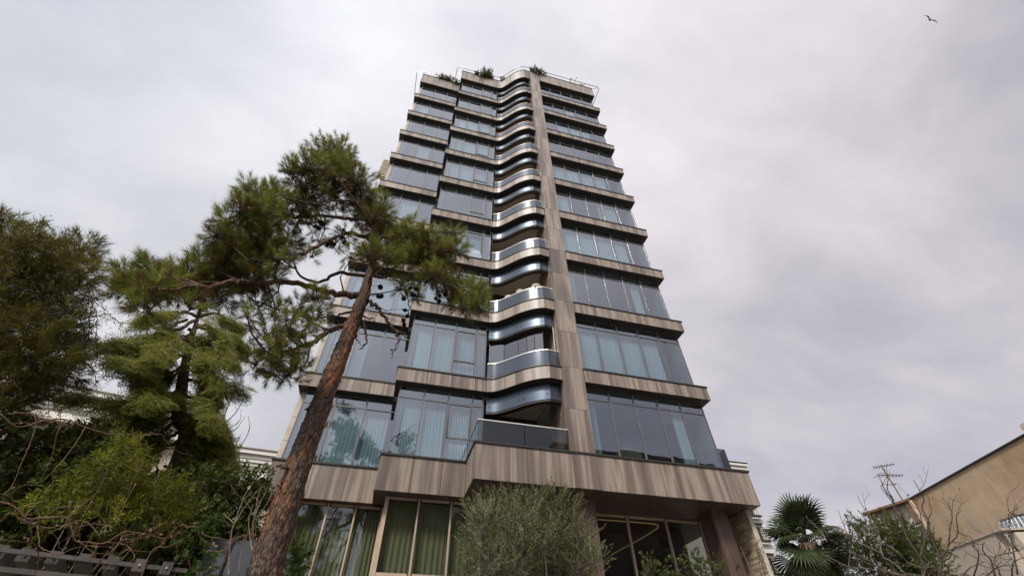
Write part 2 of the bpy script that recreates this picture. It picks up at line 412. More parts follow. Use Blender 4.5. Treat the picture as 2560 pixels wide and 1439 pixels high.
def needle_tuft(n, L, axis, w, lo=18, hi=62):
    v, f = [], []
    for i in range(n):
        t = rng.random()**.8; ph = rng.random()*2*math.pi; an = math.radians(hi-(hi-lo)*t+rng.normal(0, 8)); l = L*rng.uniform(.75, 1.1)
        d = np.array([math.sin(an)*math.cos(ph), math.sin(an)*math.sin(ph), math.cos(an)]); b = np.array([0, 0, axis*t])
        s = np.cross(d, rng.normal(size=3)); s /= np.linalg.norm(s)
        k = len(v); v += [b-s*w, b+s*w, b+d*l-np.array([0, 0, .08*l])]; f.append((k, k+1, k+2))
    return np.array(v), np.array(f)
def leaf_spray(n, L, w, axis, droop=0., spread=(35, 80), flat=False, fold=.25):
    v, f = [], []
    for i in range(n):
        t = (i+.5)/n; ph = (0 if i % 2 else math.pi)+rng.normal(0, .35) if flat else i*2.4+rng.normal(0, .4)
        an = math.radians(rng.uniform(*spread)*(1-.4*t)); l = L*rng.uniform(.7, 1.15)
        d = np.array([math.sin(an)*math.cos(ph), math.sin(an)*math.sin(ph), math.cos(an)-droop]); d /= np.linalg.norm(d)
        s = np.cross(d, [0, 0, 1.0]); s /= np.linalg.norm(s)+1e-9; u = np.cross(s, d); s = s*math.cos(rng.normal(0, .5))+u*math.sin(rng.normal(0, .5))
        u = np.cross(s, d); b = np.array([0, 0, axis*t]); k = len(v)
        v += [b, b+d*l*.45+s*w+u*w*fold, b+d*l-u*l*.08, b+d*l*.45-s*w+u*w*fold, b+d*l*.42]
        f += [(k, k+1, k+4), (k+1, k+2, k+4), (k+2, k+3, k+4), (k+3, k, k+4)] if w > .012 else [(k, k+1, k+2), (k, k+2, k+3)]
    return np.array(v), np.array(f)
def blob(c, r, n, flat=.8, shell=.5, up=.5):       # leaf positions and outward directions within one clump
    d = rng.normal(size=(n, 3)); d /= np.linalg.norm(d, axis=1)[:, None]
    rr = rng.random(n)**shell; p = d*rr[:, None]*r; p[:, 2] *= flat
    out = d+np.array([0, 0, up])+rng.normal(0, .35, (n, 3))
    return c+p, out
def clumps(lst, dist, spread=0.0):
    res = []
    for q in lst:
        u, v, r = q[:3]; d = q[3] if len(q) > 3 else dist+rng.uniform(-spread, spread)
        c = at(u, v, d); zd = float((c-np.array([0, 0, CAM_H]))@FWD); res.append((c, r/F_PX*zd))
    return res

# ------------------------------------------------------------------ ground
def ground_sheet(name, x0, x1, y0, y1, z, mat):
    m = MB(); m.add([(x0, y0, z), (x1, y0, z), (x1, y1, z), (x0, y1, z)], [(0, 1, 2, 3)]); o = m.build(name, mat); o['kind'] = 'structure'; return o
ground_sheet('ground', -1500, 1500, -1500, 1500, 0, 'ground_soil')
ground_sheet('courtyard_paving', -1.2, 13, -4.5, 12.5, .004, 'paving')
ground_sheet('road', -200, 200, -11, -5, .004, 'asphalt')
pv = B('pavement', -200, 200, -5, -4.55, -.1, .12, 'paving'); pv['kind'] = 'structure'

# ------------------------------------------------------------------ the tower
S = 12.5
tower = thing('apartment_tower', 'tall apartment tower with wood-look bands, dark glazing and curved balconies', 'apartment building', loc=(3.5, 14, 0))
TW = Vector((3.5, 14, 0))
def T(o):                               # keep the world place of a direct part of the tower
    o.location = o.location-TW; o.parent = tower; return o
def lvl(z): return CAM_H+z*S
BT = [lvl(.750+.28115*k) for k in range(9)]       # tops of the nine bands
BH = .56
POD0, POD1 = lvl(.393), lvl(.481)
ROOF0, ROOF1 = lvl(3.232), lvl(3.376)
LX0, LX1, LY = -4.1, -.6, 15.3
MX0, MX1, MY = -.6, 2.82, 14.08
RX0, RX1, RY = 6.25, 11.63, 12.5
curve = [(2.82, 14.08), (3.14, 13.97), (3.5, 13.64), (3.82, 13.30), (4.04, 13.08), (4.31, 12.86), (4.6, 12.68), (4.92, 12.55)]
cv = [tuple(p) for p in spline([(x, y) for x, y in curve], 4)]
cv_a = cv[:13]; cv_b = cv[12:]
straight = [(4.92, 12.55), (5.4, 12.585)]
full_curve = cv+[straight[1]]
path_L = [(LX0, 20.0), (LX0, LY), (LX1, LY)]
path_M = [(MX0, LY-.02), (MX0, MY), (MX1, MY)]+cv[1:]+[straight[1]]
path_R = [(RX0, RY), (RX1, RY), (RX1, 20.0)]

def band(name, z0, z1, seams=True):
    m = MB()
    for p in (path_L, path_M, path_R): m.strip(p, .03, .34, z0+.012, z1-.01)
    core = T(m.build(name, 'core_dark'))
    def child(o): o.parent = core; return o
    m = MB()
    for p in (path_L, path_M, path_R): m.strip(p, -.035, .36, z1-.008, z1+.045)
    child(m.build('coping', 'coping_metal'))
    m = MB()
    for p in (path_L, path_M, path_R): m.strip(p, .012, .40, z0-.012, z0+.02)
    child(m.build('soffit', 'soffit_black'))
    g = .010
    zt = z1-.012
    for a, b in ((LX0, -2.65), (-2.65, -1.53), (-1.53, LX1)):
        child(B('cladding_panel', a+g*(a > LX0), b-g, LY, LY+.022, z0, zt, 'wood_panel'))
    child(B('cladding_panel', LX0, LX0+.022, LY+.024, 19.9, z0, zt, 'wood_panel'))
    for a, b in ((MX0, .53), (.53, 1.45), (1.45, 2.38), (2.38, MX1)):
        child(B('cladding_panel', a+g*(a > MX0), b-g, MY, MY+.022, z0, zt, 'wood_panel'))
    child(B('cladding_panel', MX0, MX0+.022, MY+.024, LY-.03, z0, zt, 'wood_panel'))
    for p in (cv_a, cv_b, straight):
        q = [np.array(x) for x in p]; q[0] = q[0]+(q[1]-q[0])/np.linalg.norm(q[1]-q[0])*g; q[-1] = q[-1]+(q[-2]-q[-1])/np.linalg.norm(q[-2]-q[-1])*g
        pn = child(MB().strip(q, .0, .022, z0, zt).build('cladding_panel', 'wood_panel', smooth=True)); pn.data.set_sharp_from_angle(angle=.5)
    xs = [RX0+.012, 7.32, 8.34, 9.36, 10.36, RX1]
    for a, b in zip(xs, xs[1:]):
        child(B('cladding_panel', a+g, b-(0 if b == RX1 else g), RY, RY+.022, z0, zt, 'wood_panel'))
    child(B('cladding_panel', RX1-.022, RX1, RY+.024, 19.9, z0, zt, 'wood_panel'))
    return core
for k in range(9): band('cladding_band', BT[k]-BH, BT[k])
par = band('roof_parapet', ROOF0, ROOF1)

# pillar between balconies and right wing
m = MB(); m.box(5.43, 6.23, 12.53, 14.2, POD0+.05, ROOF1-.05)
pil = T(m.build('pillar', 'core_dark'))
zj = [POD0, POD1+.02]
for k in range(9): zj += [BT[k]-1.756, BT[k]]
zj = sorted(set(round(z, 3) for z in zj if not (POD1 < z < POD1+1.2)))+[BT[8]+1.756, ROOF1+.02]
for a, b in zip(zj, zj[1:]):
    for nm, q in (('cladding_panel', (5.412, 6.245, 12.49, 12.514)), ('cladding_panel', (5.412, 5.434, 12.518, 14.2)), ('cladding_panel', (6.226, 6.246, 12.518, 14.2))):
        o = B(nm, q[0], q[1], q[2], q[3], a+.006, b-.006, 'wood_panel', pil)

# floor plates
def plate(z0, z1, name='floor_plate', mat='ceiling_room'):
    m = MB(); m.box(-3.75, -.3, 15.72, 28, z0, z1); m.box(-.28, 2.8, 14.5, 28, z0, z1); m.box(5.45, 11.3, 12.98, 28, z0, z1)
    return T(m.build(name, mat))
balc_poly = [(2.83, 17)]+offset(full_curve, .36)+[(5.42, 17)]
balc_poly[1] = (2.83, balc_poly[1][1]+.05)
for k in range(9):
    plate(BT[k]-BH+.03, BT[k]-.06)
plate(ROOF0+.03, ROOF0+.6, 'roof_plate')

plate(POD1-.35, POD1-.02)
m = MB(); m.box(-3.6, 2.79, 17.6, 27.5, .1, ROOF1-.3); m.box(2.805, 5.42, 15.9, 27.5, POD1, ROOF1-.3); m.box(5.44, 11.2, 17.2, 27.5, POD1, ROOF1-.3)
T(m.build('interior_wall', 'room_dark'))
T(MB().box(11.1, 11.34, 13.1, 28, POD1, ROOF0).build('side_wall', 'spandrel_grey'))
T(MB().box(2.81, 2.86, 14.62, 15.9, POD1, ROOF0).build('balcony_side_wall', 'spandrel_grey'))
# cream stone side wall seen as a narrow edge on the left
sw = T(MB().box(-3.97, -3.82, 15.86, 28, POD0, ROOF0).build('stone_side_wall', 'core_dark'))
z = POD1
while z < ROOF0-.3:
    o = B('stone', -4.02, -3.80, 15.80, 16.4, z+.008, min(z+.88, ROOF0)-.008, 'stone_cream', sw); z += .88

# window walls: frame mesh, panes and curtains are its pieces
def curtain_mesh(mat, amp=.035, folds=9):
    m = MB(); n = folds*6
    ph = rng.random(4)*6
    for i in range(n+1):
        t = i/n; y = math.sin(t*folds*2*math.pi+.8*math.sin(t*9+ph[0]))*amp+amp*.5*math.sin(t*5+ph[1])
        m.v += [(t, y, 0), (t+.004*math.sin(i), y*.8, 1)]
    m.f = [(2*i, 2*i+2, 2*i+3, 2*i+1) for i in range(n)]
    me = bpy.data.meshes.new('curtain_'+mat); me.from_pydata(m.v, [], m.f); me.materials.append(MATS[mat])
    me.polygons.foreach_set('use_smooth', [True]*len(me.polygons)); return me
CUR = {'w': curtain_mesh('curtain_white'), 's': curtain_mesh('curtain_sheer', .009, 7), 'g': curtain_mesh('curtain_green', .05, 7), 'p': curtain_mesh('curtain_white', .014, 18)}
def window_wall(x0, x1, muls, y, z0, z1, curtains=(), sash=None, strips=(True, True), yc=.16):
    xs = [x0]+list(muls)+[x1]; m = MB(); mw = .026
    zt = z1-.48
    for i, x in enumerate(xs):
        w = mw if 0 < i < len(xs)-1 else .018
        a, b = (x, x+2*w) if i == 0 else (x-2*w, x) if i == len(xs)-1 else (x-w, x+w)
        m.box(a, b, y-.03, y+.05, z0, z1)
    for a, b in zip(xs, xs[1:]):
        m.box(a+.037, b-.037, y-.024, y+.045, zt-.022, zt+.022); m.box(a+.037, b-.037, y-.02, y+.045, z0, z0+.05); m.box(a+.037, b-.037, y-.02, y+.045, z1-.04, z1)
    fr = T(m.build('window_wall', 'frame_grey'))
    def kid(o):
        o.parent = fr
        if o.name.startswith(('pane', 'transom_pane')): o.rotation_euler = (random.gauss(0, .0035), 0, random.gauss(0, .0045))
        return o
    for i, (a, b) in enumerate(zip(xs, xs[1:])):
        kid(B('transom_pane', a+.02, b-.02, y, y+.012, zt+.018, z1-.03, 'facade_glass'))
        zb = z0+.03
        if sash is not None and i == sash[0]:
            zs = z0+.88+(.1 if z1-z0 < 2.95 else 0)
            kid(B('pane', a+.02, b-.02, y, y+.012, zb, zs-.03, 'facade_glass'))
            ang = math.radians(sash[1]); h = zt-.03-zs
            f = MB(); w0, w1 = a+.03, b-.03
            for q in ((w0, w0+.05, -h, 0), (w1-.05, w1, -h, 0), (w0+.05, w1-.05, -.05, 0), (w0+.05, w1-.05, -h, -h+.06)): f.box(q[0], q[1], -.05, .02, q[2], q[3])
            so_ = kid(f.build('sash', 'frame_grey')); so_.location = Vector((0, y-.01, zt-.025)); so_.rotation_euler = (ang, 0, 0)
            # frame ring sits at world x already; only y and z come from the hinge
            gp = B('sash_pane', w0+.04, w1-.04, y-.025, y-.013, zs+.03, zt-.05, 'facade_glass')
            c = Vector((gp.location.x, gp.location.y-y+.01, gp.location.z-(zt-.025)))
            cy = c.y*math.cos(ang)-c.z*math.sin(ang); cz = c.y*math.sin(ang)+c.z*math.cos(ang)
            gp.location = Vector((c.x, y-.01+cy, zt-.025+cz)); gp.rotation_euler = (ang, 0, 0); kid(gp)
        else:
            kid(B('pane', a+.02, b-.02, y, y+.012, zb, zt-.018, 'facade_glass'))
    if strips[0]: kid(B('end_strip', x0+.03, x0+.24, y+.07, y+.10, z0, z1, 'spandrel_grey'))
    if strips[1]: kid(B('end_strip', x1-.24, x1-.03, y+.07, y+.10, z0, z1, 'spandrel_grey'))
    for ty, a, b, *t in curtains:
        o = link('curtain', CUR[ty], None, fr); top = z1-.12 if not t else z0+(z1-z0)*t[0]
        o.scale = ((b-a), 1, top-z0-.02); o.location = Vector((a, y+yc+.02*rng.random(), z0+.01))
    return fr
R_C = {0: [('w', 6.30, 6.75), ('w', 9.95, 10.42)], 1: [('s', 6.30, 7.3), ('s', 7.33, 8.32), ('s', 8.35, 9.34), ('s', 9.38, 10.3)],
       2: [('w', 6.30, 6.72), ('w', 9.75, 10.2)], 3: [('p', 6.3, 7.3), ('p', 7.34, 8.33), ('p', 8.36, 9.35), ('p', 9.38, 10.25)],
       4: [('w', 6.3, 7.2), ('w', 9.1, 9.3), ('w', 9.38, 10.3)], 5: [('w', 6.5, 7.28), ('p', 7.4, 8.3), ('w', 8.4, 9.3), ('w', 9.42, 10.2)],
       6: [], 7: [('s', 7.5, 8.3), ('s', 8.4, 9.3), ('s', 9.4, 10.1)], 8: [('s', 8.5, 9.2)], 9: []}
M_C = {0: [('s', -.1, .5), ('s', .56, 1.4), ('w', 1.5, 2.3), ('s', 2.4, 2.6)], 1: [('s', -.1, .5), ('w', .56, 1.42), ('w', 1.5, 2.35), ('s', 2.4, 2.6)],
       2: [('s', -.1, 1.4), ('w', 1.5, 2.6)], 3: [('p', .6, 1.4), ('p', 1.5, 2.35), ('p', 2.4, 2.6)], 4: [('w', -.1, 0.0), ('w', 1.5, 1.56)],
       5: [('w', .0, .5), ('w', .56, 1.4), ('w', 1.55, 2.3)], 6: [('w', .1, .5), ('p', .56, 1.4), ('w', 1.52, 2.3)], 7: [('s', 0, .5), ('s', .6, 1.4), ('s', 1.5, 2.3)], 8: [], 9: []}
L_C = {0: [('w', -3.5, -3.1), ('s', -2.6, -1.55), ('s', -1.5, -.6)], 1: [('s', -3.5, -2.7), ('w', -2.6, -2.1)], 2: [('s', -3.5, -.7)], 3: [('s', -3.5, -2.7)],
       4: [('s', -2.6, -1.6)], 5: [], 6: [('w', -2.6, -1.75)], 7: [], 8: [('s', -3.5, -2.7)], 9: []}
for k in range(10):
    z0 = POD1 if k == 0 else BT[k-1]
    z1 = (BT[k]-BH if k < 9 else ROOF0)-.014
    window_wall(6.252, 11.38, (7.32, 8.34, 9.36, 10.36), 12.86, z0-.03, z1, R_C[k], strips=(False, True))
    window_wall(-.40, 2.80, (.53, 1.46, 2.38), 14.40, z0-.03, z1, M_C[k], sash=(2, 9 if k == 3 else 5 if k == 0 else 1))
    window_wall(-3.80, -.33, (-2.65, -1.53), 15.62, z0-.03, z1, L_C[k], strips=(True, False))

# balconies on the curve
def bolts(parent, pts, z):
    m = MB()
    for x, y, nx, ny in pts:
        for dz in (.22, .50):
            n = np.array([nx, ny, 0]); s = np.array([-ny, nx, 0]); c = np.array([x, y, z+dz])+n*.006
            m.obox(c, s*.022, np.array([0, 0, .022]), n*.012)
    o = m.build('bolt', 'black_metal', parent)
for k in range(10):
    zb = BT[k]-BH if k < 9 else ROOF0         # underside of the band above this storey
    zf = POD1 if k == 0 else BT[k-1]
    orange = (k == 7)
    m = MB(); m.prism(balc_poly, zb+.02, zb+.30)
    bal = T(m.build('balcony', 'orange_wall' if orange else 'ceiling_beige'))
    def kid(o): o.parent = bal; return o
    # hanging dark glass panel
    for p in (cv_a, cv_b, straight):
        q = offset(full_curve, .30); i0 = full_curve.index(tuple(p[0])) if tuple(p[0]) in full_curve else 0
        i1 = i0+len(p)-1; pp = q[i0:i1+1]
        dp = kid(MB().strip(pp, .0, .018, zb-.70, zb-.02).build('drop_panel', 'drop_panel_blue', smooth=False))
        dp.data.polygons.foreach_set('use_smooth', [True]*len(dp.data.polygons)); dp.data.set_sharp_from_angle(angle=.5)
        e = []
        for a, b, c in ((pp[0], pp[1], .09), (pp[-1], pp[-2], .09)):
            a, b = np.array(a), np.array(b); t = (b-a)/np.linalg.norm(b-a); x = a+t*c; tt = t if (b[0] > a[0]) else -t
            e.append((x[0], x[1], tt[1], -tt[0]))
        if k < 7: bolts(dp, e, zb-.70)
    kid(MB().strip(offset(full_curve, .30), .025, .26, zb-.76, zb-.69).build('drop_frame', 'soffit_black'))
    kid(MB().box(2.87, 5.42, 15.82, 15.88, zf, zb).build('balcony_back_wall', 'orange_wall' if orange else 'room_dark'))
    if orange: kid(MB().box(5.37, 5.408, 13.3, 15.8, zf, zb).build('balcony_side_wall', 'orange_wall'))
    dr = kid(MB().box(3.1, 4.1, 15.76, 15.80, zf, zb-.5).build('balcony_door', 'frame_grey'))
    # balustrade
    if k == 0:
        bpath = [(2.30, 14.3), (2.30, 12.64), (5.40, 12.64)]
        zt = lvl(.5475)
        mat = 'clear_railing_glass'
        segs = [bpath[:2], [(2.31, 12.64), (3.85, 12.64)], [(3.87, 12.64), (5.40, 12.64)]]
    else:
        bpath = offset(full_curve, .10); zt = zf+.78; mat = 'railing_glass'
        segs = [bpath[:13], bpath[12:len(cv)], bpath[len(cv)-1:]]
    for s in segs:
        o = kid(MB().strip(s, 0, .016, zf+.03, zt).build('balustrade_glass', mat)); o.data.polygons.foreach_set('use_smooth', [len(s) > 3]*len(o.data.polygons)); o.data.set_sharp_from_angle(angle=.5)
    kid(MB().strip(bpath, -.018, .034, zt+.001, zt+.035).build('handrail', 'rail_cap'))
    if k == 1:                                 # folding glass screen closing this balcony
        q = offset(full_curve, .55); pts = [q[i] for i in (0, 5, 10, 15, 20, 26)]
        for a, b in zip(pts, pts[1:]):
            a, b = np.array(a), np.array(b); t = (b-a)/np.linalg.norm(b-a)
            kid(MB().strip([a+t*.012, b-t*.012], 0, .012, zf+.05, zb-.80).build('screen_pane', 'screen_glass'))
        kid(MB().strip(q, -.02, .04, zb-.80, zb-.74).build('screen_track', 'black_metal'))
        kid(MB().box(5.33, 5.36, 12.9, 12.93, zt, zb-.7).build('screen_pole', 'rail_cap'))
    lamp = kid(MB().box(2.9, 2.99, 14.75, 14.84, zb-.12, zb+.01).build('ceiling_spot', 'black_metal'))

# podium
pod_path = [(-3.95, 24), (-3.95, LY), (-.55, LY), (-.55, 14.06), (2.22, 14.06), (2.22, 12.5), (12.02, 12.5), (12.02, 24)]
m = MB(); m.strip(pod_path, .03, .40, POD0+.04, POD1-.01)
pod = T(m.build('podium', 'core_dark'))
def pk(o): o.parent = pod; return o
pk(MB().strip(pod_path, -.04, .42, POD1-.008, POD1+.05).build('coping', 'coping_metal'))
m = MB(); m.box(-3.92, -.5, 15.35, 27, POD0, POD0+.05); m.box(-.52, 2.26, 14.1, 15.349, POD0+.002, POD0+.052); m.box(2.24, 12.0, 12.54, 27, POD0, POD0+.05)
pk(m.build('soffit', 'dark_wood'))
g = .006
def pan(a, b, y): pk(B('cladding_panel', a+g, b-g, y, y+.025, POD0, POD1-.012, 'wood_panel'))
for a, b in ((-3.95, -2.65), (-2.65, -1.53), (-1.53, -.55)): pan(a, b, LY)
for a, b in ((-.55, .53), (.53, 1.46), (1.46, 2.22)): pan(a, b, 14.06)
for a, b in ((2.22, 3.9), (3.9, 5.41), (6.25, 9.1), (9.1, 12.02)): pan(a, b, 12.5)
pk(B('cladding_panel', 2.22, 2.245, 12.53, 14.05, POD0, POD1-.012, 'wood_panel'))
pk(B('cladding_panel', -.55, -.525, 14.09, 15.29, POD0, POD1-.012, 'wood_panel'))
pk(B('cladding_panel', -3.95, -3.925, 15.33, 23.9, POD0, POD1-.012, 'wood_panel'))
pk(B('cladding_panel', 11.995, 12.02, 12.53, 23.9, POD0, POD1-.012, 'wood_panel'))
# side terrace screen of dark glass above the podium on the right
ts = T(MB().box(12.36-.93, 11.86, 13.02, 13.05, POD1+.04, POD1+.08).build('terrace_screen', 'black_metal'))
for q in ((11.44, 11.86, 13.03, 13.045), (11.86, 11.875, 13.03, 16.0)):
    o = B('screen_pane', *q, POD1+.08, POD1+1.05, 'railing_glass', ts)

# ground storey
def glazing(name, xs, y, z0, z1, mat_f, wide, curtain=None, thick0=None):
    m = MB()
    for i, x in enumerate(xs):
        w = (thick0 if (i == 0 and thick0) else wide)
        m.box(x-w/2, x+w/2, y-.06, y+.06, z0, z1)
    for a, b in zip(xs, xs[1:]):
        m.box(a+.07, b-.07, y-.05, y+.05, z0, z0+.09); m.box(a+.07, b-.07, y-.05, y+.05, z1-.06, z1)
    fr = T(m.build(name, mat_f))
    for a, b in zip(xs, xs[1:]):
        o = B('pane', a+.03, b-.03, y, y+.014, z0+.05, z1-.03, 'lobby_glass', fr)
    if curtain:
        for a, b in zip(xs, xs[1:]):
            o = link('curtain', CUR[curtain], None, fr); o.scale = (b-a+.1, .7, z1-z0-.1); o.location = Vector((a-.03, y+.22, z0+.05))
    return fr
G0 = 4.40
glazing('ground_glazing', (-3.6, -2.75, -1.89, -1.03, -.2), 15.62, G0, POD0-.01, 'frame_beige', .05, 'g')
glazing('ground_glazing', (-.10, .89, 1.92, 2.9, 4.0, 5.3), 14.55, G0, POD0-.01, 'frame_beige', .05, 'g', .12)
T(MB().box(-.16, -.04, 14.63, 15.6, G0, POD0-.01).build('ground_wall', 'frame_beige'))
m = MB(); m.box(-3.7, -.1, 15.58, 15.72, 0, G0-.012); m.box(-.14, 5.3, 14.5, 14.62, 0, G0-.012)
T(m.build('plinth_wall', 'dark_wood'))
lob = glazing('lobby_glazing', (6.4, 8.04, 9.54, 10.93, 11.6), 14.5, 2.2, POD0-.01, 'frame_beige', .06)
m = MB(); m.box(6.3, 11.7, 14.46, 14.6, 0, 2.19)
T(m.build('lobby_plinth', 'dark_wood'))
m = MB(); m.box(6.32, 11.7, 19.0, 19.2, 0, POD0-.02); m.box(6.28, 6.31, 14.7, 19.2, 0, POD0-.02); m.box(11.6, 11.7, 14.62, 15.5, 0, POD0-.02); m.box(11.6, 11.7, 16.75, 18.99, 0, POD0-.02)
T(m.build('lobby_wall', 'room_dark'))
m = MB(); m.box(6.4, 11.6, 14.7, 18.9, 2.0, 2.05)
T(m.build('lobby_floor', 'room_dark'))
# unlit brass-coloured line in the lobby ceiling, with a faint glow added
zc = POD0-.06
lp = [hz(u, v, zc)[:2] for u, v in ((1495, 1297), (1560, 1302), (1632, 1308), (1645, 1314), (1636, 1324), (1600, 1346), (1545, 1376), (1500, 1400))]
T(MB().strip(spline(lp, 4), -.02, .02, zc-.02, zc+.01).build('ceiling_brass_line', 'glowing_brass'))
for x0, x1, y0, y1 in ((5.55, 6.26, 13.1, 13.8), (10.53, 11.13, 13.2, 13.9)):
    T(MB().box(x0, x1, y0, y1, 0, POD0-.004).build('column', 'dark_wood'))
pier = thing('stone_pier', 'rough board-marked stone pier under the right end of the podium', 'pier', loc=(11.85, 13.5, 0))
o = MB().box(-.11, .015, -.55, .65, 0, POD0-.015).build('pier_shaft', 'board_stone', pier)
o = MB().box(-.125, .03, -.575, -.552, 0, POD0-.015).build('pier_face', 'stone_cream', pier)

# roof railing
def rail_path():
    p = offset(path_L[:2]+path_L[1:], -.45) if False else None
    pts = [(-4.75, 21.5), (-4.75, 15.55), (-4.55, 15.35), (-1.35, 15.2), (-1.15, 15.1), (-1.13, 14.2), (-.98, 14.05), (2.75, 13.98)]
    pts += [(x-.06, y-.1) for x, y in cv[3:]]+[(5.4, 12.42), (12.3, 12.4), (12.48, 12.5), (12.52, 18)]
    return pts
rp = np.array([(x, y, ROOF1+.62) for x, y in rail_path()])
rr = T(MB().tube(rp, .032, 8).build('roof_railing', 'steel', smooth=True))
for x, y, ix, iy in [(-4.7, 15.45, LX0, LY), (-2.9, 15.28, -2.9, LY+.1), (-1.14, 14.5, MX0, 14.5), (.5, 14.04, .5, MY+.1), (1.8, 14.0, 1.8, MY+.1), (3.3, 13.7, 3.36, 13.83), (4.3, 12.75, 4.4, 12.85), (5.4, 12.42, 5.4, 12.6), (7.2, 12.4, 7.2, 12.6), (8.6, 12.4, 8.6, 12.6), (10.2, 12.4, 10.2, 12.6), (11.3, 12.4, 11.3, 12.6), (12.4, 12.46, RX1, 12.52), (12.5, 15, RX1, 15), (-4.75, 18, LX0, 18)]:
    o = MB().tube([(x, y, ROOF1+.62), (ix, iy, ROOF1+.02)], .022, 6).build('post', 'steel', rr); o.location = (0, 0, 0)
rr.location = -TW
m = MB()

# louvred box on the left flank
lv = T(MB().box(-4.9, -4.15, 17.2, 17.3, BT[5]-.4, BT[5]+2.2).build('vent_louvre', 'stone_cream'))
for i in range(9):
    o = B('slat', -4.93, -4.12, 17.12, 17.19, BT[5]-.25+.27*i, BT[5]-.12+.27*i, 'stone_cream', lv)

# planters clipped to a balcony rail
for (u, v), lab in zip(((1273, 747), (1302, 733), (1341, 719)), ('lower left clay bowl planter on the curved balcony rail', 'middle clay bowl planter of the row on the curved rail', 'upper right clay bowl planter nearest the pillar on the curved rail')):
    zt = BT[1]+.80; c = hz(u, v+4, zt)
    prof = [(.10, -.13), (.13, -.12), (.17, .0), (.19, .10), (.185, .14), (.165, .14), (.15, .06), (.0, .05)]
    m = MB(); n = 20
    for r, z in prof: m.v += [(r*1.15*math.cos(2*math.pi*i/n), r*math.sin(2*math.pi*i/n), z) for i in range(n)]
    for j in range(len(prof)-1): m.f += [(j*n+i, j*n+(i+1) % n, (j+1)*n+(i+1) % n, (j+1)*n+i) for i in range(n)]
    m.f.append(tuple(range(n))[::-1])
    t = thing('planter', lab, 'planter', 'planters on the balcony rail', loc=(c[0], c[1], zt+.06))
    m.build('bowl', 'pot_clay', t, True); MB().box(-.06, .06, -.03, .03, -.2, -.131).build('bracket', 'black_metal', t)

# rounded sofa backs behind the lowest middle window
def rounded(w, d, h, name, mat, parent):
    m = MB(); n, k = 24, 8
    for j in range(k+1):
        a = j/k*math.pi/2; s = math.cos(a)**.35; z = h*math.sin(a)**.8
        m.v += [(w/2*s*math.copysign(abs(math.cos(t))**.6, math.cos(t)), d/2*s*math.copysign(abs(math.sin(t))**.6, math.sin(t)), z) for t in [2*math.pi*i/n for i in range(n)]]
    for j in range(k): m.f += [(j*n+i, j*n+(i+1) % n, (j+1)*n+(i+1) % n, (j+1)*n+i) for i in range(n)]
    return m.build(name, mat, parent, True)
for x, lab in ((.15, 'rounded dark teal armchair behind the leftmost bay of the middle glazing'), (1.0, 'rounded dark teal armchair behind the second bay of the middle glazing'), (1.95, 'rounded dark teal armchair behind the bay with the open sash')):
    t = thing('armchair', lab, 'armchair', 'armchairs behind the lowest middle window', loc=(x, 14.75, POD1))
    rounded(.9, .28, .78, 'backrest', 'sofa_teal', t); rounded(.9, .5, .42, 'seat', 'sofa_teal', t).location = (0, .35, 0)
t = thing('armchair', 'wide yellowish green armchair behind the lowest right window', 'armchair', loc=(8.2, 13.7, POD1)); rounded(1.1, .4, .95, 'backrest', 'chair_green', t); rounded(1.1, .6, .45, 'seat', 'chair_green', t).location = (0, .45, 0)

# ------------------------------------------------------------------ neighbouring buildings
# cream villa on the left
vz = float(at(555, 1037, 22)[2])
A0 = hz(166, 964, vz); A1 = hz(555, 1037, vz); A2 = hz(582, 1115, vz); A3 = hz(705, 1131, vz)
villa = thing('cream_villa', 'cream classical villa with white cornices behind the trees at left', 'house', loc=(A1[0], A1[1], 0))
def wall_seg(mb, a, b, t, z0, z1):      # wall from a to b, thickness to the left of a->b
    mb.strip([a[:2], b[:2]], 0, t, z0, z1)
def vp(o): o.location = (-A1[0], -A1[1], 0); o.parent = villa; return o
far = A3+(A3-A2)*2.0
pathv = [tuple(A0[:2]-(A1-A0)[:2]*.2), tuple(A1[:2]), tuple(A2[:2]), tuple(far[:2])]
vp(MB().strip(pathv, .55, 1.0, 0, vz-1.35).build('wall', 'beige_wall'))
vp(MB().strip(pathv, 0, .9, vz-.22, vz).build('cornice', 'white_paint'))
vp(MB().strip(pathv, -.06, .3, vz+.005, vz+.05).build('gutter', 'beige_wall'))
m = MB()
for i in range(6):
    a = i/6*math.pi/2; m.strip(pathv, .5-.40*math.sin(a), .95, vz-.95+.72*(1-math.cos(a))-.0, vz-.95+.72*(1-math.cos((i+1)/6*math.pi/2))-.002)
vp(m.build('cove', 'white_paint'))
vp(MB().strip(pathv, .30, .95, vz-1.22, vz-.98).build('frieze', 'white_paint'))
vp(MB().strip(pathv, .18, .95, vz-1.34, vz-1.23).build('string_course', 'cream_paint'))
vp(MB().prism(offset(pathv, .8)+[(far[0]+1, far[1]+9), (pathv[0][0], pathv[0][1]+9)], vz-.3, vz-.1).build('roof', 'concrete'))
cpt = hz(668, 1190, vz-1.4)
for f_ in (.55, 1.6):
    c = A2+(A3-A2)*f_; nrm = np.array(offset([A2[:2], A3[:2]], .35))-np.array([A2[:2], A3[:2]])
    c2 = c[:2]+nrm[0]
    m = MB(); m.tube([(c2[0], c2[1], 1), (c2[0], c2[1], vz-1.9)], .22, 16); m.box(c2[0]-.32, c2[0]+.32, c2[1]-.32, c2[1]+.32, vz-1.9, vz-1.36)
    vp(m.build('column', 'white_paint'))
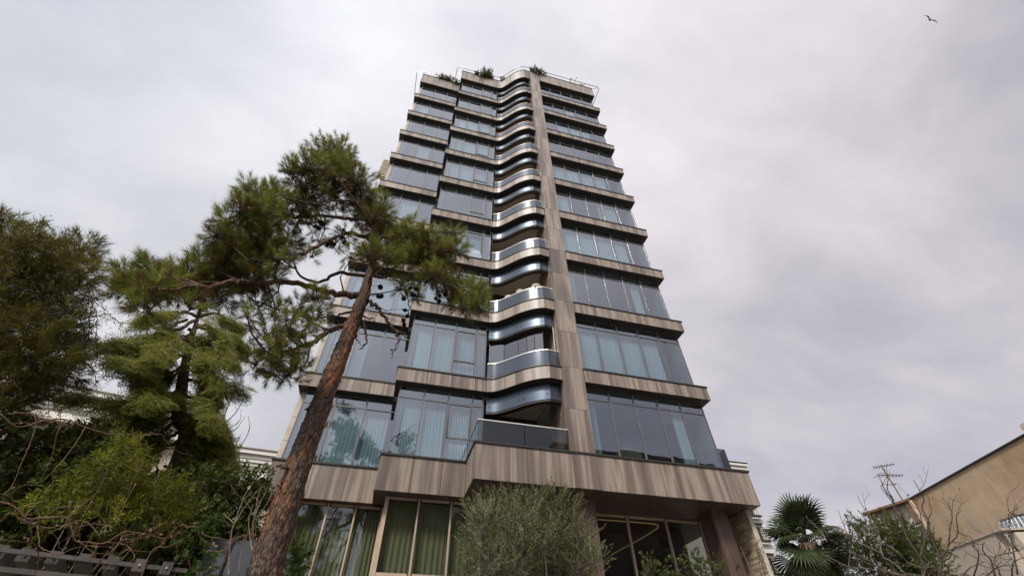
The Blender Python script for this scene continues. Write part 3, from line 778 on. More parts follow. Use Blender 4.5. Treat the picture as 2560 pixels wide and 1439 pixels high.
# white building behind on the right
wy = 29.0
q = yp(1893, 1262, wy); xr = float(q[0]); zt = float(yp(1866, 1163, wy)[2])
wb = thing('white_building', 'white plastered building with dark framed windows behind the stone pier', 'building', loc=(xr, wy, 0))
def wbp(o): o.location = (-xr, -wy, 0); o.parent = wb; return o
wins = []
for (u0, v0, u1, v1) in ((1868, 1270, 1889, 1288), (1884, 1316, 1911, 1350), (1906, 1392, 1932, 1432)):
    a, b = yp(u0, v0, wy), yp(u1, v1, wy); wins.append((float(min(a[0], b[0])), xr-1.2, float(b[2]), float(a[2])))
x0w = 19.0
m = MB(); m.box(x0w, xr, wy+.3, wy+10, 0, zt-.3)
wbp(m.build('wall', 'white_paint'))
m = MB(); cur = 0.0
zs = sorted([(w[2], w[3]) for w in wins])
wx0, wx1 = xr-1.55, xr-.55
m.box(x0w, wx0, wy, wy+.298, 0, zt-.31); m.box(wx1, xr, wy, wy+.298, 0, zt-.31)
prev = 0
for a, b in zs+[(zt-.31, 0)]:
    if a > prev: m.box(wx0+.001, wx1-.001, wy+.001, wy+.298, prev, a)
    prev = b
wbp(m.build('facade', 'white_paint'))
for a, b in zs:
    f = MB(); f.box(wx0, wx0+.07, wy+.1, wy+.18, a, b); f.box(wx1-.07, wx1, wy+.1, wy+.18, a, b); f.box(wx0+.07, wx1-.07, wy+.1, wy+.18, b-.07, b); f.box(wx0+.07, wx1-.07, wy+.1, wy+.18, a, a+.07); f.box((wx0+wx1)/2-.03, (wx0+wx1)/2+.03, wy+.1, wy+.18, a+.07, b-.07)
    fr = wbp(f.build('window', 'black_metal')); B('pane', wx0+.04, wx1-.04, wy+.13, wy+.15, a+.04, b-.04, 'facade_glass', fr)
    wbp(MB().box(wx0-.15, wx1+.35, wy-.28, wy-.002, a-.12, a-.02).build('sill', 'coping_metal')); wbp(MB().box(wx0-.1, wx1+.25, wy-.2, wy-.003, a-.28, a-.125).build('sill', 'white_paint'))
    wbp(MB().box(wx0-.15, wx1+.2, wy-.16, wy-.003, b+.16, b+.26).build('hood', 'coping_metal'))
    f = MB()
    for i in range(7): f.tube([(wx0+.2*i, wy-.24, a), (wx0+.2*i, wy-.24, a+.8)], .012, 5)
    f.tube([(wx0, wy-.24, a+.8), (wx1+.1, wy-.24, a+.8)], .018, 5); wbp(f.build('window_guard', 'black_metal'))
for i, (d, h) in enumerate(((.1, .3), (.2, .25), (.32, .2))):
    z_ = zt-.75+.27*i; wbp(MB().box(x0w-.1, xr+d, wy-d, wy+10, z_, z_+h-.02).build('cornice', 'white_paint'))
wbp(MB().box(x0w-.1, xr+.36, wy-.36, wy+10, zt+.02, zt+.07).build('roof_edge', 'coping_metal'))

# tan rendered building on the right
tz = 7.64
P0, P1 = np.array([20.25, 13.3]), np.array([18.75, 7.9])
dirw = (P1-P0)/np.linalg.norm(P1-P0); nrm = np.array([-dirw[1], dirw[0]])     # nrm points away (east)
if nrm[0] < 0: nrm = -nrm
tb = thing('tan_building', 'tan stucco building with a stained blank wall at far right', 'building', loc=(P0[0], P0[1], 0))
def tp(o): o.location = (-P0[0], -P0[1], 0); o.parent = tb; return o
P2 = P1+dirw*5
def quadprism(a, b, d0, d1): return [tuple(a+nrm*d0), tuple(b+nrm*d0), tuple(b+nrm*d1), tuple(a+nrm*d1)]
tp(MB().prism(quadprism(P0, P2, 0, 7), 0, tz).build('wall', 'tan_stucco'))
tp(MB().prism(quadprism(P0-dirw*.05, P1, -.05, .3), tz+.004, tz+.05).build('coping', 'coping_metal'))
m = MB()
for i in range(26):
    a = P1+dirw*(.10*i); m.prism(quadprism(a, a+dirw*.06, -.07, .0), tz-1.5, tz+.25)
rb = tp(m.build('ribbed_cladding', 'stone_cream'))
tp(MB().prism(quadprism(P1, P2, -.02, .3), tz+.004, tz+.3).build('parapet', 'stone_cream'))
# rooftop shed left of the tan wall
sz = float(at(2262, 1250, 25.5)[2]); sa = hz(2178, 1277, sz); sb = hz(2262, 1250, sz)
sd = thing('rooftop_shed', 'grey panelled shed with rusty framed eaves beside the tan wall', 'shed', loc=(sa[0], sa[1], 0))
def sp(o): o.location = (-sa[0], -sa[1], 0); o.parent = sd; return o
sp(MB().strip([sa[:2], sb[:2]], .35, 3.0, 0, sz-.9).build('wall', 'shed_panel'))
sp(MB().strip([sa[:2]+(sa-sb)[:2]*.25, sb[:2]+(sb-sa)[:2]*.15], -.1, 3.2, sz-.06, sz+.02).build('roof', 'rust'))
m = MB(); e = (sb-sa)[:2]
for f_ in (0, .33, .66, 1): c = sa[:2]+e*f_; m.obox((c[0], c[1], sz-.46), (.035, 0, 0), (0, .035, 0), (0, 0, .40))
m.strip([sa[:2], sb[:2]], 0, .07, sz-.92, sz-.86)
sp(m.build('eaves_frame', 'rust'))
sp(MB().strip([sa[:2], sb[:2]], .3, .33, sz-.86, sz-.07).build('clerestory_panel', 'white_paint'))
m = MB()
for f_ in (.62, .82): c = sa[:2]+e*f_; m.obox((c[0], c[1]+.3, sz-2.4), (.03, 0, 0), (0, .03, 0), (0, 0, 1.48))
sp(m.build('downpipe', 'steel'))
c = sb[:2]+e*.12
sp(MB().tube([(c[0], c[1], 0), (c[0], c[1], sz-.07)], .09, 8).build('corner_post', 'frame_beige'))
# aerial
a0 = hz(2258, 1251, sz); an = thing('tv_aerial', 'thin rusty television aerial on a mast above the shed', 'aerial', loc=(a0[0], a0[1], sz+.02))
top = 1.5
MB().tube([(0, 0, 0), (0, 0, top)], .03, 6).build('mast', 'rust', an)
for zz_, L_, ang_ in ((1.05, 1.1, .3), (1.45, .8, .9)):
    dv = np.array([math.cos(ang_), -math.sin(ang_), -.05]); m = MB(); m.tube([-dv*L_*.4+np.array([0, 0, zz_]), dv*L_*.6+np.array([0, 0, zz_])], .016, 5)
    pvv = np.array([-dv[1], dv[0], 0])
    for i in range(8):
        c_ = dv*L_*(-.38+.13*i)+np.array([0, 0, zz_]); m.tube([c_-pvv*(.3-.02*i), c_+pvv*(.3-.02*i)], .010, 4)
    m.build('boom', 'dark_twig', an)
# low wall with ribbed end and skylight
lz = float(at(2505, 1327, 13)[2]); w0, w1 = hz(2345, 1386, lz), hz(2505, 1327, lz); w2 = w1+np.array([3.0, -1.1, 0])
lw = thing('garden_wall', 'low grey rendered wall with a stone coping in front of the tan building', 'wall', loc=(w1[0], w1[1], 0))
def lp_(o): o.location = (-w1[0], -w1[1], 0); o.parent = lw; return o
ww0 = w0+(w0-w1)*1.5
lp_(MB().strip([ww0[:2], w1[:2]], -.2, 0, 0, lz-.038).build('wall', 'beige_wall'))
lp_(MB().strip([ww0[:2], w1[:2], w2[:2]], -.22, .03, lz-.035, lz).build('coping', 'beige_wall'))
lp_(MB().strip([w1[:2]+np.array([.02, -.01]), w2[:2]], -.2, -.02, 0, lz-.07).build('end_wall', 'stone_cream'))
m = MB(); ee = (w2-w1)[:2]/np.linalg.norm((w2-w1)[:2])
for i in range(24):
    c = w1[:2]+ee*(.1+.12*i); m.obox((c[0], c[1], lz/2), (*ee*.03, 0), (-ee[1]*.02, ee[0]*.02, 0), (0, 0, lz/2-.08))
lp_(m.build('rib', 'stone_cream'))
s0 = at(2580, 1328, 14.5)
sk = thing('skylight', 'glazed blue grey skylight box on the low wall at the right edge', 'skylight', loc=(s0[0], s0[1], lz-.05)); sk.scale = (.75, .75, .8)
hh = .62
m = MB(); pts = [(-.55, -.5), (.9, -.5), (.9, .6), (-.55, .6)]
m.v = [(x, y, 0) for x, y in pts]+[(x*.72+.1, y*.6, hh) for x, y in pts]
m.f = [(0, 1, 5, 4), (1, 2, 6, 5), (2, 3, 7, 6), (3, 0, 4, 7), (4, 5, 6, 7)]
m.build('glass', 'skylight_glass', sk)
m2 = MB()
for a, b in ((0, 4), (1, 5), (2, 6), (3, 7), (4, 5), (5, 6), (6, 7), (7, 4), (0, 1), (1, 2), (2, 3), (3, 0)): m2.tube([m.v[a], m.v[b]], .03, 4)
for i in range(1, 7):
    f_ = i/7; a = np.array(m.v[0])*(1-f_)+np.array(m.v[1])*f_; b = np.array(m.v[4])*(1-f_)+np.array(m.v[5])*f_; m2.tube([a, b], .014, 4)
    a = np.array(m.v[3])*(1-f_)+np.array(m.v[0])*f_; b = np.array(m.v[7])*(1-f_)+np.array(m.v[4])*f_; m2.tube([a, b], .014, 4)
m2.build('frame', 'frame_grey', sk)
# building across the street, seen only as a reflection in the right-hand glass
ob = thing('street_building', 'dark stone building across the street mirrored in the lower right glazing', 'building', loc=(23, -16, 0))
fb = MB().box(-8.5, 8.5, -8, 4, 0, 19.5).build('wall', 'opposite_stone', ob)
MB().box(-8.9, 8.9, -8.4, 4.4, 19.5, 20.2).build('cornice', 'opposite_stone', ob)
for r in range(5):
    for c in range(5):
        o = MB().box(-.7, .7, 4.0, 4.06, 0, 2.0).build('window', 'black_metal', ob) if (r == 0 and c == 0) else None
        if o: w_me = o.data
        else: o = link('window', w_me, None, ob)
        o.location = (-6.8+3.4*c, 0, 2.5+3.5*r)

ob2 = thing('street_house', 'lower brown stone house across the street mirrored in the ground floor glazing', 'building', loc=(6.2, -17, 0))
MB().box(-8.0, 8.0, -8, 4, 0, 15.2).build('wall', 'opposite_stone', ob2); MB().box(-8.3, 8.3, -8.3, 4.3, 15.2, 15.6).build('cornice', 'opposite_stone', ob2)
for r in range(4):
    for c in range(5):
        o = link('window', w_me, None, ob2); o.location = (-6.2+3.1*c, 0, 2.2+3.4*r)

# ------------------------------------------------------------------ trees and plants
def limb(parent, pts_px, dists, rad, mat, seg=8, jit=.012, name='branch'):
    p = np.array([at(u, v, d) for (u, v), d in zip(pts_px, np.interp(np.linspace(0, 1, len(pts_px)), np.linspace(0, 1, len(dists)), dists))])
    s = spline(p, 6, jit); r = np.interp(np.linspace(0, 1, len(s)), np.linspace(0, 1, len(rad)), rad)
    m = MB().tube(s, r, seg); o = m.build(name, mat, parent, True); return s, o
def twig_tubes(A, Bp, r0, r1, sag=.0):  # three-sided bent twigs from A to B
    A, Bp = np.asarray(A), np.asarray(Bp); N = len(A)
    M_ = (A+Bp)/2+rng.normal(0, .05, (N, 3))*np.linalg.norm(Bp-A, axis=1)[:, None]*2-np.array([0, 0, sag]); P_ = np.stack([A, M_, Bp], 1)
    t = Bp-A; fr = frames(t); th = np.arange(3)/3*2*math.pi; ring = np.cos(th)[None, :, None]*fr[:, None, :, 0]+np.sin(th)[None, :, None]*fr[:, None, :, 1]
    rr_ = np.array([r0, (r0+r1)/2, r1]); V = P_[:, :, None]+rr_[None, :, None, None]*ring[:, None]
    base = []
    for i in range(2):
        for k in range(3):
            a, b, c, d = i*3+k, i*3+(k+1) % 3, (i+1)*3+(k+1) % 3, (i+1)*3+k; base += [(a, b, c), (a, c, d)]
    T_ = np.array(base)[None]+(np.arange(N)*9)[:, None, None]; return V.reshape(-1, 3), T_.reshape(-1, 3)
def join_tris(lst):
    V, T_, b = [], [], 0
    for v, t in lst: V.append(v); T_.append(t+b); b += len(v)
    return np.concatenate(V), np.concatenate(T_)

TUFT = [needle_tuft(64, .16, .18, .0027) for _ in range(4)]
# --- the leaning-looking pine in front of the tower
DP = 7.8
pine = thing('pine_tree', 'tall pine with a reddish trunk standing in front of the tower', 'tree', loc=tuple(at(655, 1439, DP)[:2])+(0,))
PO = np.array(pine.location)
def rel(o, base): o.location = tuple(-np.asarray(base)); return o
tr_px = [(622, 1560), (655, 1460), (690, 1340), (738, 1190), (790, 1045), (838, 920), (880, 815), (908, 742), (922, 690), (936, 630), (936, 575), (905, 525), (862, 470), (828, 415)]
tr_pts = np.array([at(u, v, DP+(0 if i < 9 else -.1*(i-8))) for i, (u, v) in enumerate(tr_px)])
tr_pts = np.vstack([[tr_pts[0][0]-.02, tr_pts[0][1], -.1], tr_pts])
ts_ = spline(tr_pts, 24)
rad = np.interp(ts_[:, 2], [0, 2.5, 4.5, 6.5, 8.3, 9.5, 10.5, 12], [.30, .225, .195, .165, .13, .08, .05, .02])
seg = 64; tv, tf = tube_vf(ts_, rad, seg); tv = tv.reshape(len(ts_), seg, 3)
for i in range(len(ts_)):
    for k in range(seg):
        d = tv[i, k]-ts_[i]; p = Vector(tv[i, k])
        h = mnoise.noise(Vector((p.x*3, p.y*3, p.z*1.2)))*.10+abs(mnoise.noise(Vector((p.x*14, p.y*14, p.z*4.5))))*.26+mnoise.noise(Vector((p.x*34, p.y*34, p.z*14)))*.09-.06
        tv[i, k] += d*h
m = MB().add(tv.reshape(-1, 3), tf); rel(m.build('trunk', 'pine_bark', pine, True), PO)
LIMBS = [
 ([(900, 737), (850, 736), (782, 716), (722, 706), (655, 706), (590, 702), (520, 714), (445, 722), (372, 722)], (7.8, 7.3, 6.9), (.085, .06, .045, .03, .012)),
 ([(916, 692), (850, 682), (800, 702), (755, 690), (715, 655), (680, 640)], (7.8, 8.4, 8.6), (.05, .03, .012)),
 ([(868, 808), (812, 830), (782, 856), (742, 872), (700, 882), (665, 880)], (7.8, 7.5, 7.3), (.06, .042, .012)),
 ([(890, 775), (842, 790), (800, 795), (755, 800), (700, 775)], (7.8, 8.2, 8.5), (.03, .02, .008)),
 ([(936, 600), (880, 582), (840, 592), (780, 622), (735, 640), (690, 650), (620, 650)], (7.8, 7.3, 7.0), (.06, .04, .012)),
 ([(925, 548), (860, 546), (800, 538), (740, 545), (680, 530), (630, 540)], (7.7, 7.9, 7.6), (.05, .035, .012)),
 ([(890, 505), (840, 500), (790, 510), (740, 500), (690, 490)], (7.5, 7.2, 7.0), (.04, .025, .01)),
 ([(932, 640), (980, 652), (1040, 656), (1090, 690), (1150, 730), (1195, 762)], (7.8, 7.4, 7.2), (.065, .04, .012)),
 ([(925, 690), (965, 690), (1010, 640), (1080, 622), (1145, 602)], (7.8, 8.3, 8.4), (.045, .03, .012)),
 ([(936, 600), (980, 590), (1030, 600), (1070, 620)], (7.7, 7.2, 6.9), (.05, .03, .012)),
 ([(922, 752), (940, 768), (960, 792), (985, 822), (1016, 842)], (7.8, 7.4), (.045, .035, .02)),
 ([(990, 826), (995, 850), (985, 870), (978, 895)], (7.4, 7.3), (.018, .008)),
 ([(912, 800), (914, 830), (915, 855), (905, 868), (897, 873)], (7.75, 7.6), (.03, .02, .008)),
 ([(975, 692), (1008, 712), (1022, 760), (1012, 800), (1003, 835), (985, 880)], (7.8, 7.6), (.02, .012, .006)),
 ([(1010, 640), (1010, 680), (1000, 720), (1005, 750)], (8.0, 7.9), (.018, .008)),
 ([(905, 790), (925, 795), (938, 802)], (7.75, 7.7), (.02, .008)),
 ([(858, 870), (848, 860), (836, 862)], (7.8, 7.7), (.018, .006)),
 ([(800, 1030), (778, 1020), (762, 1022)], (7.8, 7.7), (.02, .012)),
 ([(742, 1180), (715, 1170), (690, 1163)], (7.75, 7.55), (.03, .022)), ([(722, 1215), (705, 1208), (690, 1212)], (7.75, 7.6), (.03, .018)),
 ([(880, 830), (892, 850), (902, 862)], (7.8, 7.7), (.018, .006))]
limb_pts = []
for px, ds, rd in LIMBS:
    s, o = limb(pine, px, ds, rd, 'branch_bark' if rd[0] < .07 else 'pine_bark', 8, .02); rel(o, PO)
    limb_pts.append(s)
limb_all = np.vstack([s for s in limb_pts[:10]]+[ts_[ts_[:, 2] > 8.0]])
PC = [(815, 385, 52), (850, 380, 45), (775, 420, 52), (870, 415, 55), (825, 430, 60), (760, 465, 50), (895, 455, 52), (840, 480, 55), (785, 500, 50), (920, 500, 48), (935, 545, 45), (900, 525, 50), (745, 510, 45), (955, 520, 38), (730, 430, 30),
      (640, 495, 42), (685, 490, 42), (660, 530, 45), (610, 525, 40), (715, 520, 45), (700, 560, 42), (640, 565, 40), (750, 550, 42), (575, 550, 34), (620, 470, 22), (790, 560, 45), (545, 585, 32),
      (560, 612, 42), (610, 605, 45), (665, 610, 48), (715, 605, 42), (640, 650, 48), (580, 655, 48), (525, 660, 45), (700, 650, 45), (740, 640, 35), (480, 690, 40), (540, 705, 45), (595, 705, 48), (650, 695, 42), (505, 735, 42), (560, 745, 40), (455, 700, 35), (690, 690, 35),
      (325, 695, 36), (372, 680, 34), (410, 695, 36), (345, 730, 38), (440, 725, 32), (385, 725, 32), (480, 765, 30), (310, 725, 24), (365, 765, 24),
      (650, 760, 40), (695, 785, 45), (745, 775, 42), (785, 800, 38), (720, 820, 40), (670, 830, 40), (760, 830, 32), (620, 790, 30), (800, 770, 30), (790, 740, 26),
      (655, 880, 40), (700, 890, 42), (740, 880, 38), (680, 925, 40), (720, 930, 38), (640, 905, 28), (755, 915, 26), (700, 850, 36),
      (955, 575, 42), (950, 620, 44), (990, 600, 46), (925, 640, 36), (1030, 590, 42), (1070, 610, 44), (1005, 640, 44), (1050, 650, 44), (1095, 640, 42), (1120, 600, 38), (1140, 625, 34), (970, 650, 34), (1030, 570, 28), (1135, 580, 24),
      (1085, 690, 36), (1120, 700, 36), (1150, 720, 40), (1180, 745, 40), (1200, 772, 26), (1160, 765, 34), (1125, 745, 30), (1065, 700, 24), (1190, 720, 24), (1095, 660, 36),
      (880, 640, 24), (835, 615, 30), (800, 600, 30), (860, 590, 30), (780, 640, 26), (1040, 735, 20), (1000, 720, 18)]
pos, dr, tn, ta, tb_, lk_a, lk_b = [], [], [], [], [], [], []
for (u, v, r) in PC:
    dd = DP+rng.uniform(-.9, .9)
    if (u, v) in ((700, 650), (740, 640), (690, 690), (750, 550), (790, 560), (700, 560), (745, 510), (800, 600), (780, 640), (835, 615), (620, 790)): r *= .55
    r *= .88
    c = at(u, v, dd); zd = float((c-np.array([0, 0, CAM_H]))@FWD); R_ = r/F_PX*zd
    sparse = v > 740 and u < 830 or (u > 760 and u < 890 and v > 580 and v < 660)
    n = int((24 if sparse else 72)*(r/40)**2)+9
    p, d = blob(c, R_*.95, n, .8, .45, .55)
    pos.append(p); dr.append(d)
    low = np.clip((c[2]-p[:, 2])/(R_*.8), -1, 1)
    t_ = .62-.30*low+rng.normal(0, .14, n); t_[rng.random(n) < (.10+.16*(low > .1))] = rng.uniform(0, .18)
    if (u, v) in ((860, 480), (785, 500), (935, 545), (900, 525), (560, 745), (505, 735), (1005, 640), (640, 565), (925, 640)): t_ -= .22
    tn.append(t_)
    base = c-np.array([0, 0, R_*.35]); ta.append(np.repeat(base[None], n, 0)+rng.normal(0, R_*.22, (n, 3))); tb_.append(p)
    k = np.argmin(((limb_all-base)**2).sum(1)); lk_a.append(limb_all[k]); lk_b.append(base)
    for q in range(4): lk_a.append(base); lk_b.append(ta[-1][q % n])
pos, dr, tn = np.concatenate(pos), np.concatenate(dr), np.concatenate(tn)
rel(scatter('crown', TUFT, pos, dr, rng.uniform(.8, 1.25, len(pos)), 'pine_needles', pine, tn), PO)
v1 = twig_tubes(np.concatenate(ta), np.concatenate(tb_), .008, .004); v2 = twig_tubes(np.array(lk_a), np.array(lk_b), .022, .012)
V_, T_ = join_tris([v1, v2]); rel(big_mesh('twigs', V_, T_, 'branch_bark', pine), PO)
# cones
m = MB()
for j in range(9):
    z = -.045+.09*j/8; r = .034*math.sin((j+.8)/9.4*math.pi)+.006
    for i in range(8):
        a = 2*math.pi*(i+.5*(j % 2))/8; dv = np.array([math.cos(a), math.sin(a), 0]); sv = np.array([-dv[1], dv[0], 0]); c = dv*r*.6+np.array([0, 0, z])
        m.add([c-sv*.012, c+sv*.012, c+dv*r*.75+np.array([0, 0, .012])+sv*.009, c+dv*r*.75+np.array([0, 0, .012])-sv*.009, c+np.array([0, 0, -.012])], [(0, 1, 2, 3), (0, 4, 1), (3, 2, 1, 0)])
m.tube([(0, 0, -.05), (0, 0, .055)], [.012, .022, .006], 6)
cone = m.build('pine_cone', 'cone_brown', pine); CONE = [(1094, 727), (1098, 738), (1090, 745), (1098, 752), (1112, 735), (1020, 700), (1015, 730), (1030, 735), (1010, 745), (1025, 720), (1012, 775), (1018, 790), (1008, 800), (1010, 812), (995, 835), (950, 718), (945, 740), (953, 741), (800, 555), (806, 562), (796, 568), (826, 600), (818, 612), (832, 610), (862, 605), (870, 610), (858, 575), (1040, 722), (1125, 640), (1160, 740)]
for i, (u, v) in enumerate(CONE):
    o = cone if i == 0 else cone.copy()
    if i: COL.objects.link(o)
    o.location = at(u, v, 7.5+.25*rng.random())-PO; o.rotation_euler = rng.uniform(0, 3, 3); o.scale = [rng.uniform(.95, 1.35)]*3

ca, cb = [], []
for o in pine.children:
    if o.name.startswith('pine_cone'):
        p = np.array(o.location)+PO+np.array([0, 0, .05]); d2 = ((limb_all-p)**2).sum(1)-.15*(limb_all[:, 2]-p[2]); ca.append(limb_all[np.argmin(d2)]); cb.append(p)
v, t = twig_tubes(np.array(ca), np.array(cb), .009, .005); rel(big_mesh('twigs', v, t, 'branch_bark', pine), PO)

# --- generic leafy plant from clumps
def plant(name, label, cat, cl, dist, spread, temps, mat, dens, scale=1.0, up=.5, flat=.85, shell=.5, stem='dark_twig', part='foliage', tfun=None, group=None, stems=3, ground=None, twigs=True, stem_r=.05):
    cs = clumps(cl, dist, spread); cx = np.mean([c for c, r in cs], 0)
    base = np.array([cx[0], cx[1], 0]) if ground is None else np.asarray(ground, float)
    th = thing(name, label, cat, group, loc=tuple(base))
    P_, D_, T2, A_, B_ = [], [], [], [], []
    for c, r in cs:
        n = max(6, int(dens*(r/.5)**2*rng.uniform(.8, 1.2))); p, d = blob(c, r, n, flat, shell, up)
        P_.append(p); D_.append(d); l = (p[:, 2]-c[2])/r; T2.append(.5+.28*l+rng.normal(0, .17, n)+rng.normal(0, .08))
        kk = rng.random(n) < .3; A_.append(np.repeat((c-np.array([0, 0, r*.5]))[None], kk.sum(), 0)+rng.normal(0, r*.15, (kk.sum(), 3))); B_.append(p[kk])
    P_, D_, T2 = np.concatenate(P_), np.concatenate(D_), np.concatenate(T2)
    if tfun is not None: T2 = tfun(P_, T2)
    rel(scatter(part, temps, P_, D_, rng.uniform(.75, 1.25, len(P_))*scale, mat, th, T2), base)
    if twigs:
        v, t = twig_tubes(np.concatenate(A_), np.concatenate(B_), .007, .003); rel(big_mesh('twigs', v, t, stem, th), base)
    cc = sorted(cs, key=lambda q: -q[1])[:max(stems*3, 3)]
    for i in range(stems):
        c = cc[(i*2) % len(cc)][0]; b0 = base+np.array([rng.normal(0, .12), rng.normal(0, .12), -.1])
        p = spline([b0, b0*.6+c*.4+rng.normal(0, .1, 3), c], 6); rel(MB().tube(p, [stem_r, stem_r*.6, stem_r*.25], 7).build('stem' if stems > 1 else 'trunk', stem, th, True), base)
    return th, cs

IVY = [leaf_spray(11, .062, .022, .15, 0, (40, 90)) for _ in range(3)]
BAM = [leaf_spray(13, .115, .0085, .17, .35, (25, 75), fold=.1) for _ in range(3)]
OLV = [leaf_spray(18, .060, .0085, .28, 0, (30, 60), fold=.1) for _ in range(3)]
SHR = [leaf_spray(10, .062, .019, .14, 0, (30, 80)) for _ in range(3)]
CIT = [leaf_spray(9, .085, .028, .16, .2, (40, 90)) for _ in range(3)]
NARR = [leaf_spray(16, .06, .0085, .17, 0, (25, 70)) for _ in range(3)]
VIN = [leaf_spray(9, .038, .0135, .24, .4, (40, 100)) for _ in range(3)]

# far left: old pine overgrown by creepers
LP = [(5, 565, 38), (40, 600, 42), (95, 600, 34), (15, 640, 55), (70, 645, 50), (120, 640, 42), (165, 625, 36), (205, 615, 36), (226, 645, 28), (190, 660, 40), (220, 682, 30), (150, 680, 42), (210, 705, 32), (110, 695, 50), (40, 700, 60), (80, 750, 58), (20, 770, 60), (140, 745, 42), (180, 735, 30), (170, 790, 34),
      (50, 830, 62), (110, 820, 52), (160, 840, 38), (195, 800, 24), (15, 890, 60), (85, 900, 60), (150, 890, 46), (195, 870, 32), (120, 955, 50), (40, 970, 60), (180, 930, 34), (-40, 700, 80), (-40, 850, 80), (-30, 600, 60), (-50, 980, 80), (5, 1030, 60)]
TUFT2 = [needle_tuft(40, .16, .18, .0038) for _ in range(3)]
lpt, cs = plant('overgrown_pine', 'dark old pine smothered in creepers at the left edge', 'tree', LP, 12.0, 1.4, TUFT2, 'old_pine_needles', 105, 1.15, .35, .85, .5, 'branch_bark', 'crown', stems=1, ground=at(20, 1300, 12.6)*np.array([1, 1, 0]), stem_r=.25)
b0 = np.array(lpt.location)
P_, D_ = [], []
for c, r in clumps([q for q in LP if q[1] > 640 and q[0] < 200], 11.3, 1.0):
    p, d = blob(c, r*1.0, int(48*(r/.5)**2), .9, .4, -.3); P_.append(p); D_.append(d)
rel(scatter('creeper_leaves', VIN, np.concatenate(P_), np.concatenate(D_), rng.uniform(.8, 1.3, sum(map(len, P_))), 'vine_leaf', lpt), b0)
# creeper strands trailing from it
m = MB(); LV, LD = [], []
def strand(px, d, r, leafy=True):
    p = spline([at(u, v, d) for u, v in px], 7, .015); m.tube(p, [r, r*.5], 4)
    if leafy:
        k = rng.integers(0, len(p), 26); LV.append(p[k]+rng.normal(0, .03, (26, 3))); LD.append(rng.normal(size=(26, 3))-np.array([0, 0, .6]))
for px in ([(225, 700), (235, 740), (262, 770), (255, 800)], [(215, 730), (240, 780), (238, 850), (243, 900)], [(200, 800), (235, 790), (270, 785), (295, 805), (302, 825)], [(205, 850), (235, 830), (240, 870), (225, 930)], [(190, 740), (215, 780), (225, 830), (215, 880)],
           [(200, 760), (225, 760), (245, 740), (262, 735)], [(180, 870), (220, 850), (245, 860), (270, 880)], [(55, 555), (75, 560), (100, 585)], [(105, 550), (120, 560), (130, 580)], [(60, 600), (90, 560), (125, 552)], [(205, 900), (235, 930), (240, 970)], [(195, 770), (210, 830), (205, 880), (228, 925)], [(230, 760), (222, 800), (232, 850)]):
    strand(px, 11.0, .012)
for i in range(60):
    u, v = rng.uniform(0, 200), rng.uniform(640, 980); strand([(u, v), (u+rng.normal(0, 35), v+rng.uniform(10, 60)), (u+rng.normal(0, 60), v+rng.uniform(40, 130))], 10.8, .011, i % 2 == 0)
rel(m.build('creeper_strands', 'vine_grey', lpt), b0)
rel(scatter('trailing_leaves', VIN, np.concatenate(LV), np.concatenate(LD), .8, 'vine_leaf', lpt), b0)

# cedar with drooping layered boughs
DC = 13.0
ced = thing('cedar_tree', 'pale green cedar with drooping layered boughs left of the pine', 'tree', loc=tuple(at(455, 1300, DC)[:2])+(0,)); CB = np.array(ced.location)
ctr = spline([CB+np.array([0, 0, -.1]), at(452, 1150, DC), at(448, 1040, DC), at(458, 940, DC), at(475, 860, DC), at(495, 790, DC), at(505, 740, DC)], 8)
rel(MB().tube(ctr, [.28, .2, .15, .10, .05, .02], 12).build('trunk', 'branch_bark', ced, True), CB)
BOUGH = [[(495, 790), (450, 780), (400, 785), (360, 800)], [(495, 790), (540, 785), (575, 800), (600, 820)], [(490, 800), (430, 830), (370, 845), (330, 855), (275, 858)], [(490, 810), (545, 835), (590, 845), (612, 872)], [(480, 850), (420, 870), (370, 880), (300, 885)], [(480, 850), (530, 880), (570, 890), (590, 910)],
         [(465, 920), (510, 940), (550, 960), (605, 972)], [(455, 980), (400, 1000), (350, 1010), (290, 1005)], [(450, 1000), (490, 1020), (530, 1050), (560, 1085), (572, 1110)],
         [(450, 1010), (420, 1000), (390, 960), (350, 925), (310, 905)], [(450, 1030), (500, 1050), (540, 1090), (555, 1130), (575, 1150)], [(450, 1040), (400, 1050), (340, 1055), (270, 1050)], [(450, 1060), (490, 1090), (520, 1120), (530, 1160)], [(450, 1080), (400, 1100), (350, 1110), (300, 1100)], [(460, 1090), (480, 1130), (490, 1160)], [(455, 1020), (470, 1040), (510, 1100), (545, 1110)], [(450, 1000), (380, 1020), (250, 1000), (200, 990)],
         [(488, 820), (520, 815), (560, 840), (570, 870)], [(485, 830), (440, 850), (410, 880)], [(462, 905), (440, 925), (400, 935), (360, 965)]]
SPRAY = []
for _ in range(4):
    v, f = [], []
    for i in range(15):
        t = i/14; sgn = 1 if i % 2 else -1; L_ = .19*(1-.65*t)+.03
        for q in range(7):
            s = q/6; b = np.array([sgn*L_*s, rng.normal(0, .008), .34*t-.02*s]); a = rng.random()*6.28; d = np.array([sgn*.5, .75*math.sin(a), .6+.5*math.cos(a)]); d /= np.linalg.norm(d); k = len(v)
            sd_ = np.cross(d, rng.normal(size=3)); sd_ /= np.linalg.norm(sd_); v += [b-sd_*.0075, b+sd_*.0075, b+d*.04]; f.append((k, k+1, k+2))
    SPRAY.append((np.array(v), np.array(f)))
for i in range(16):
    v0 = 800+i*21; sg = 1 if i % 2 else -1; l = rng.uniform(70, 130)*(.6+.03*i)
    BOUGH.append([(470-.05*i*10, v0), (465+sg*l*.4, v0+rng.uniform(5, 22)), (460+sg*l*.75, v0+rng.uniform(18, 40)), (455+sg*l, v0+rng.uniform(30, 70))])
P_, F_, T2 = [], [], []
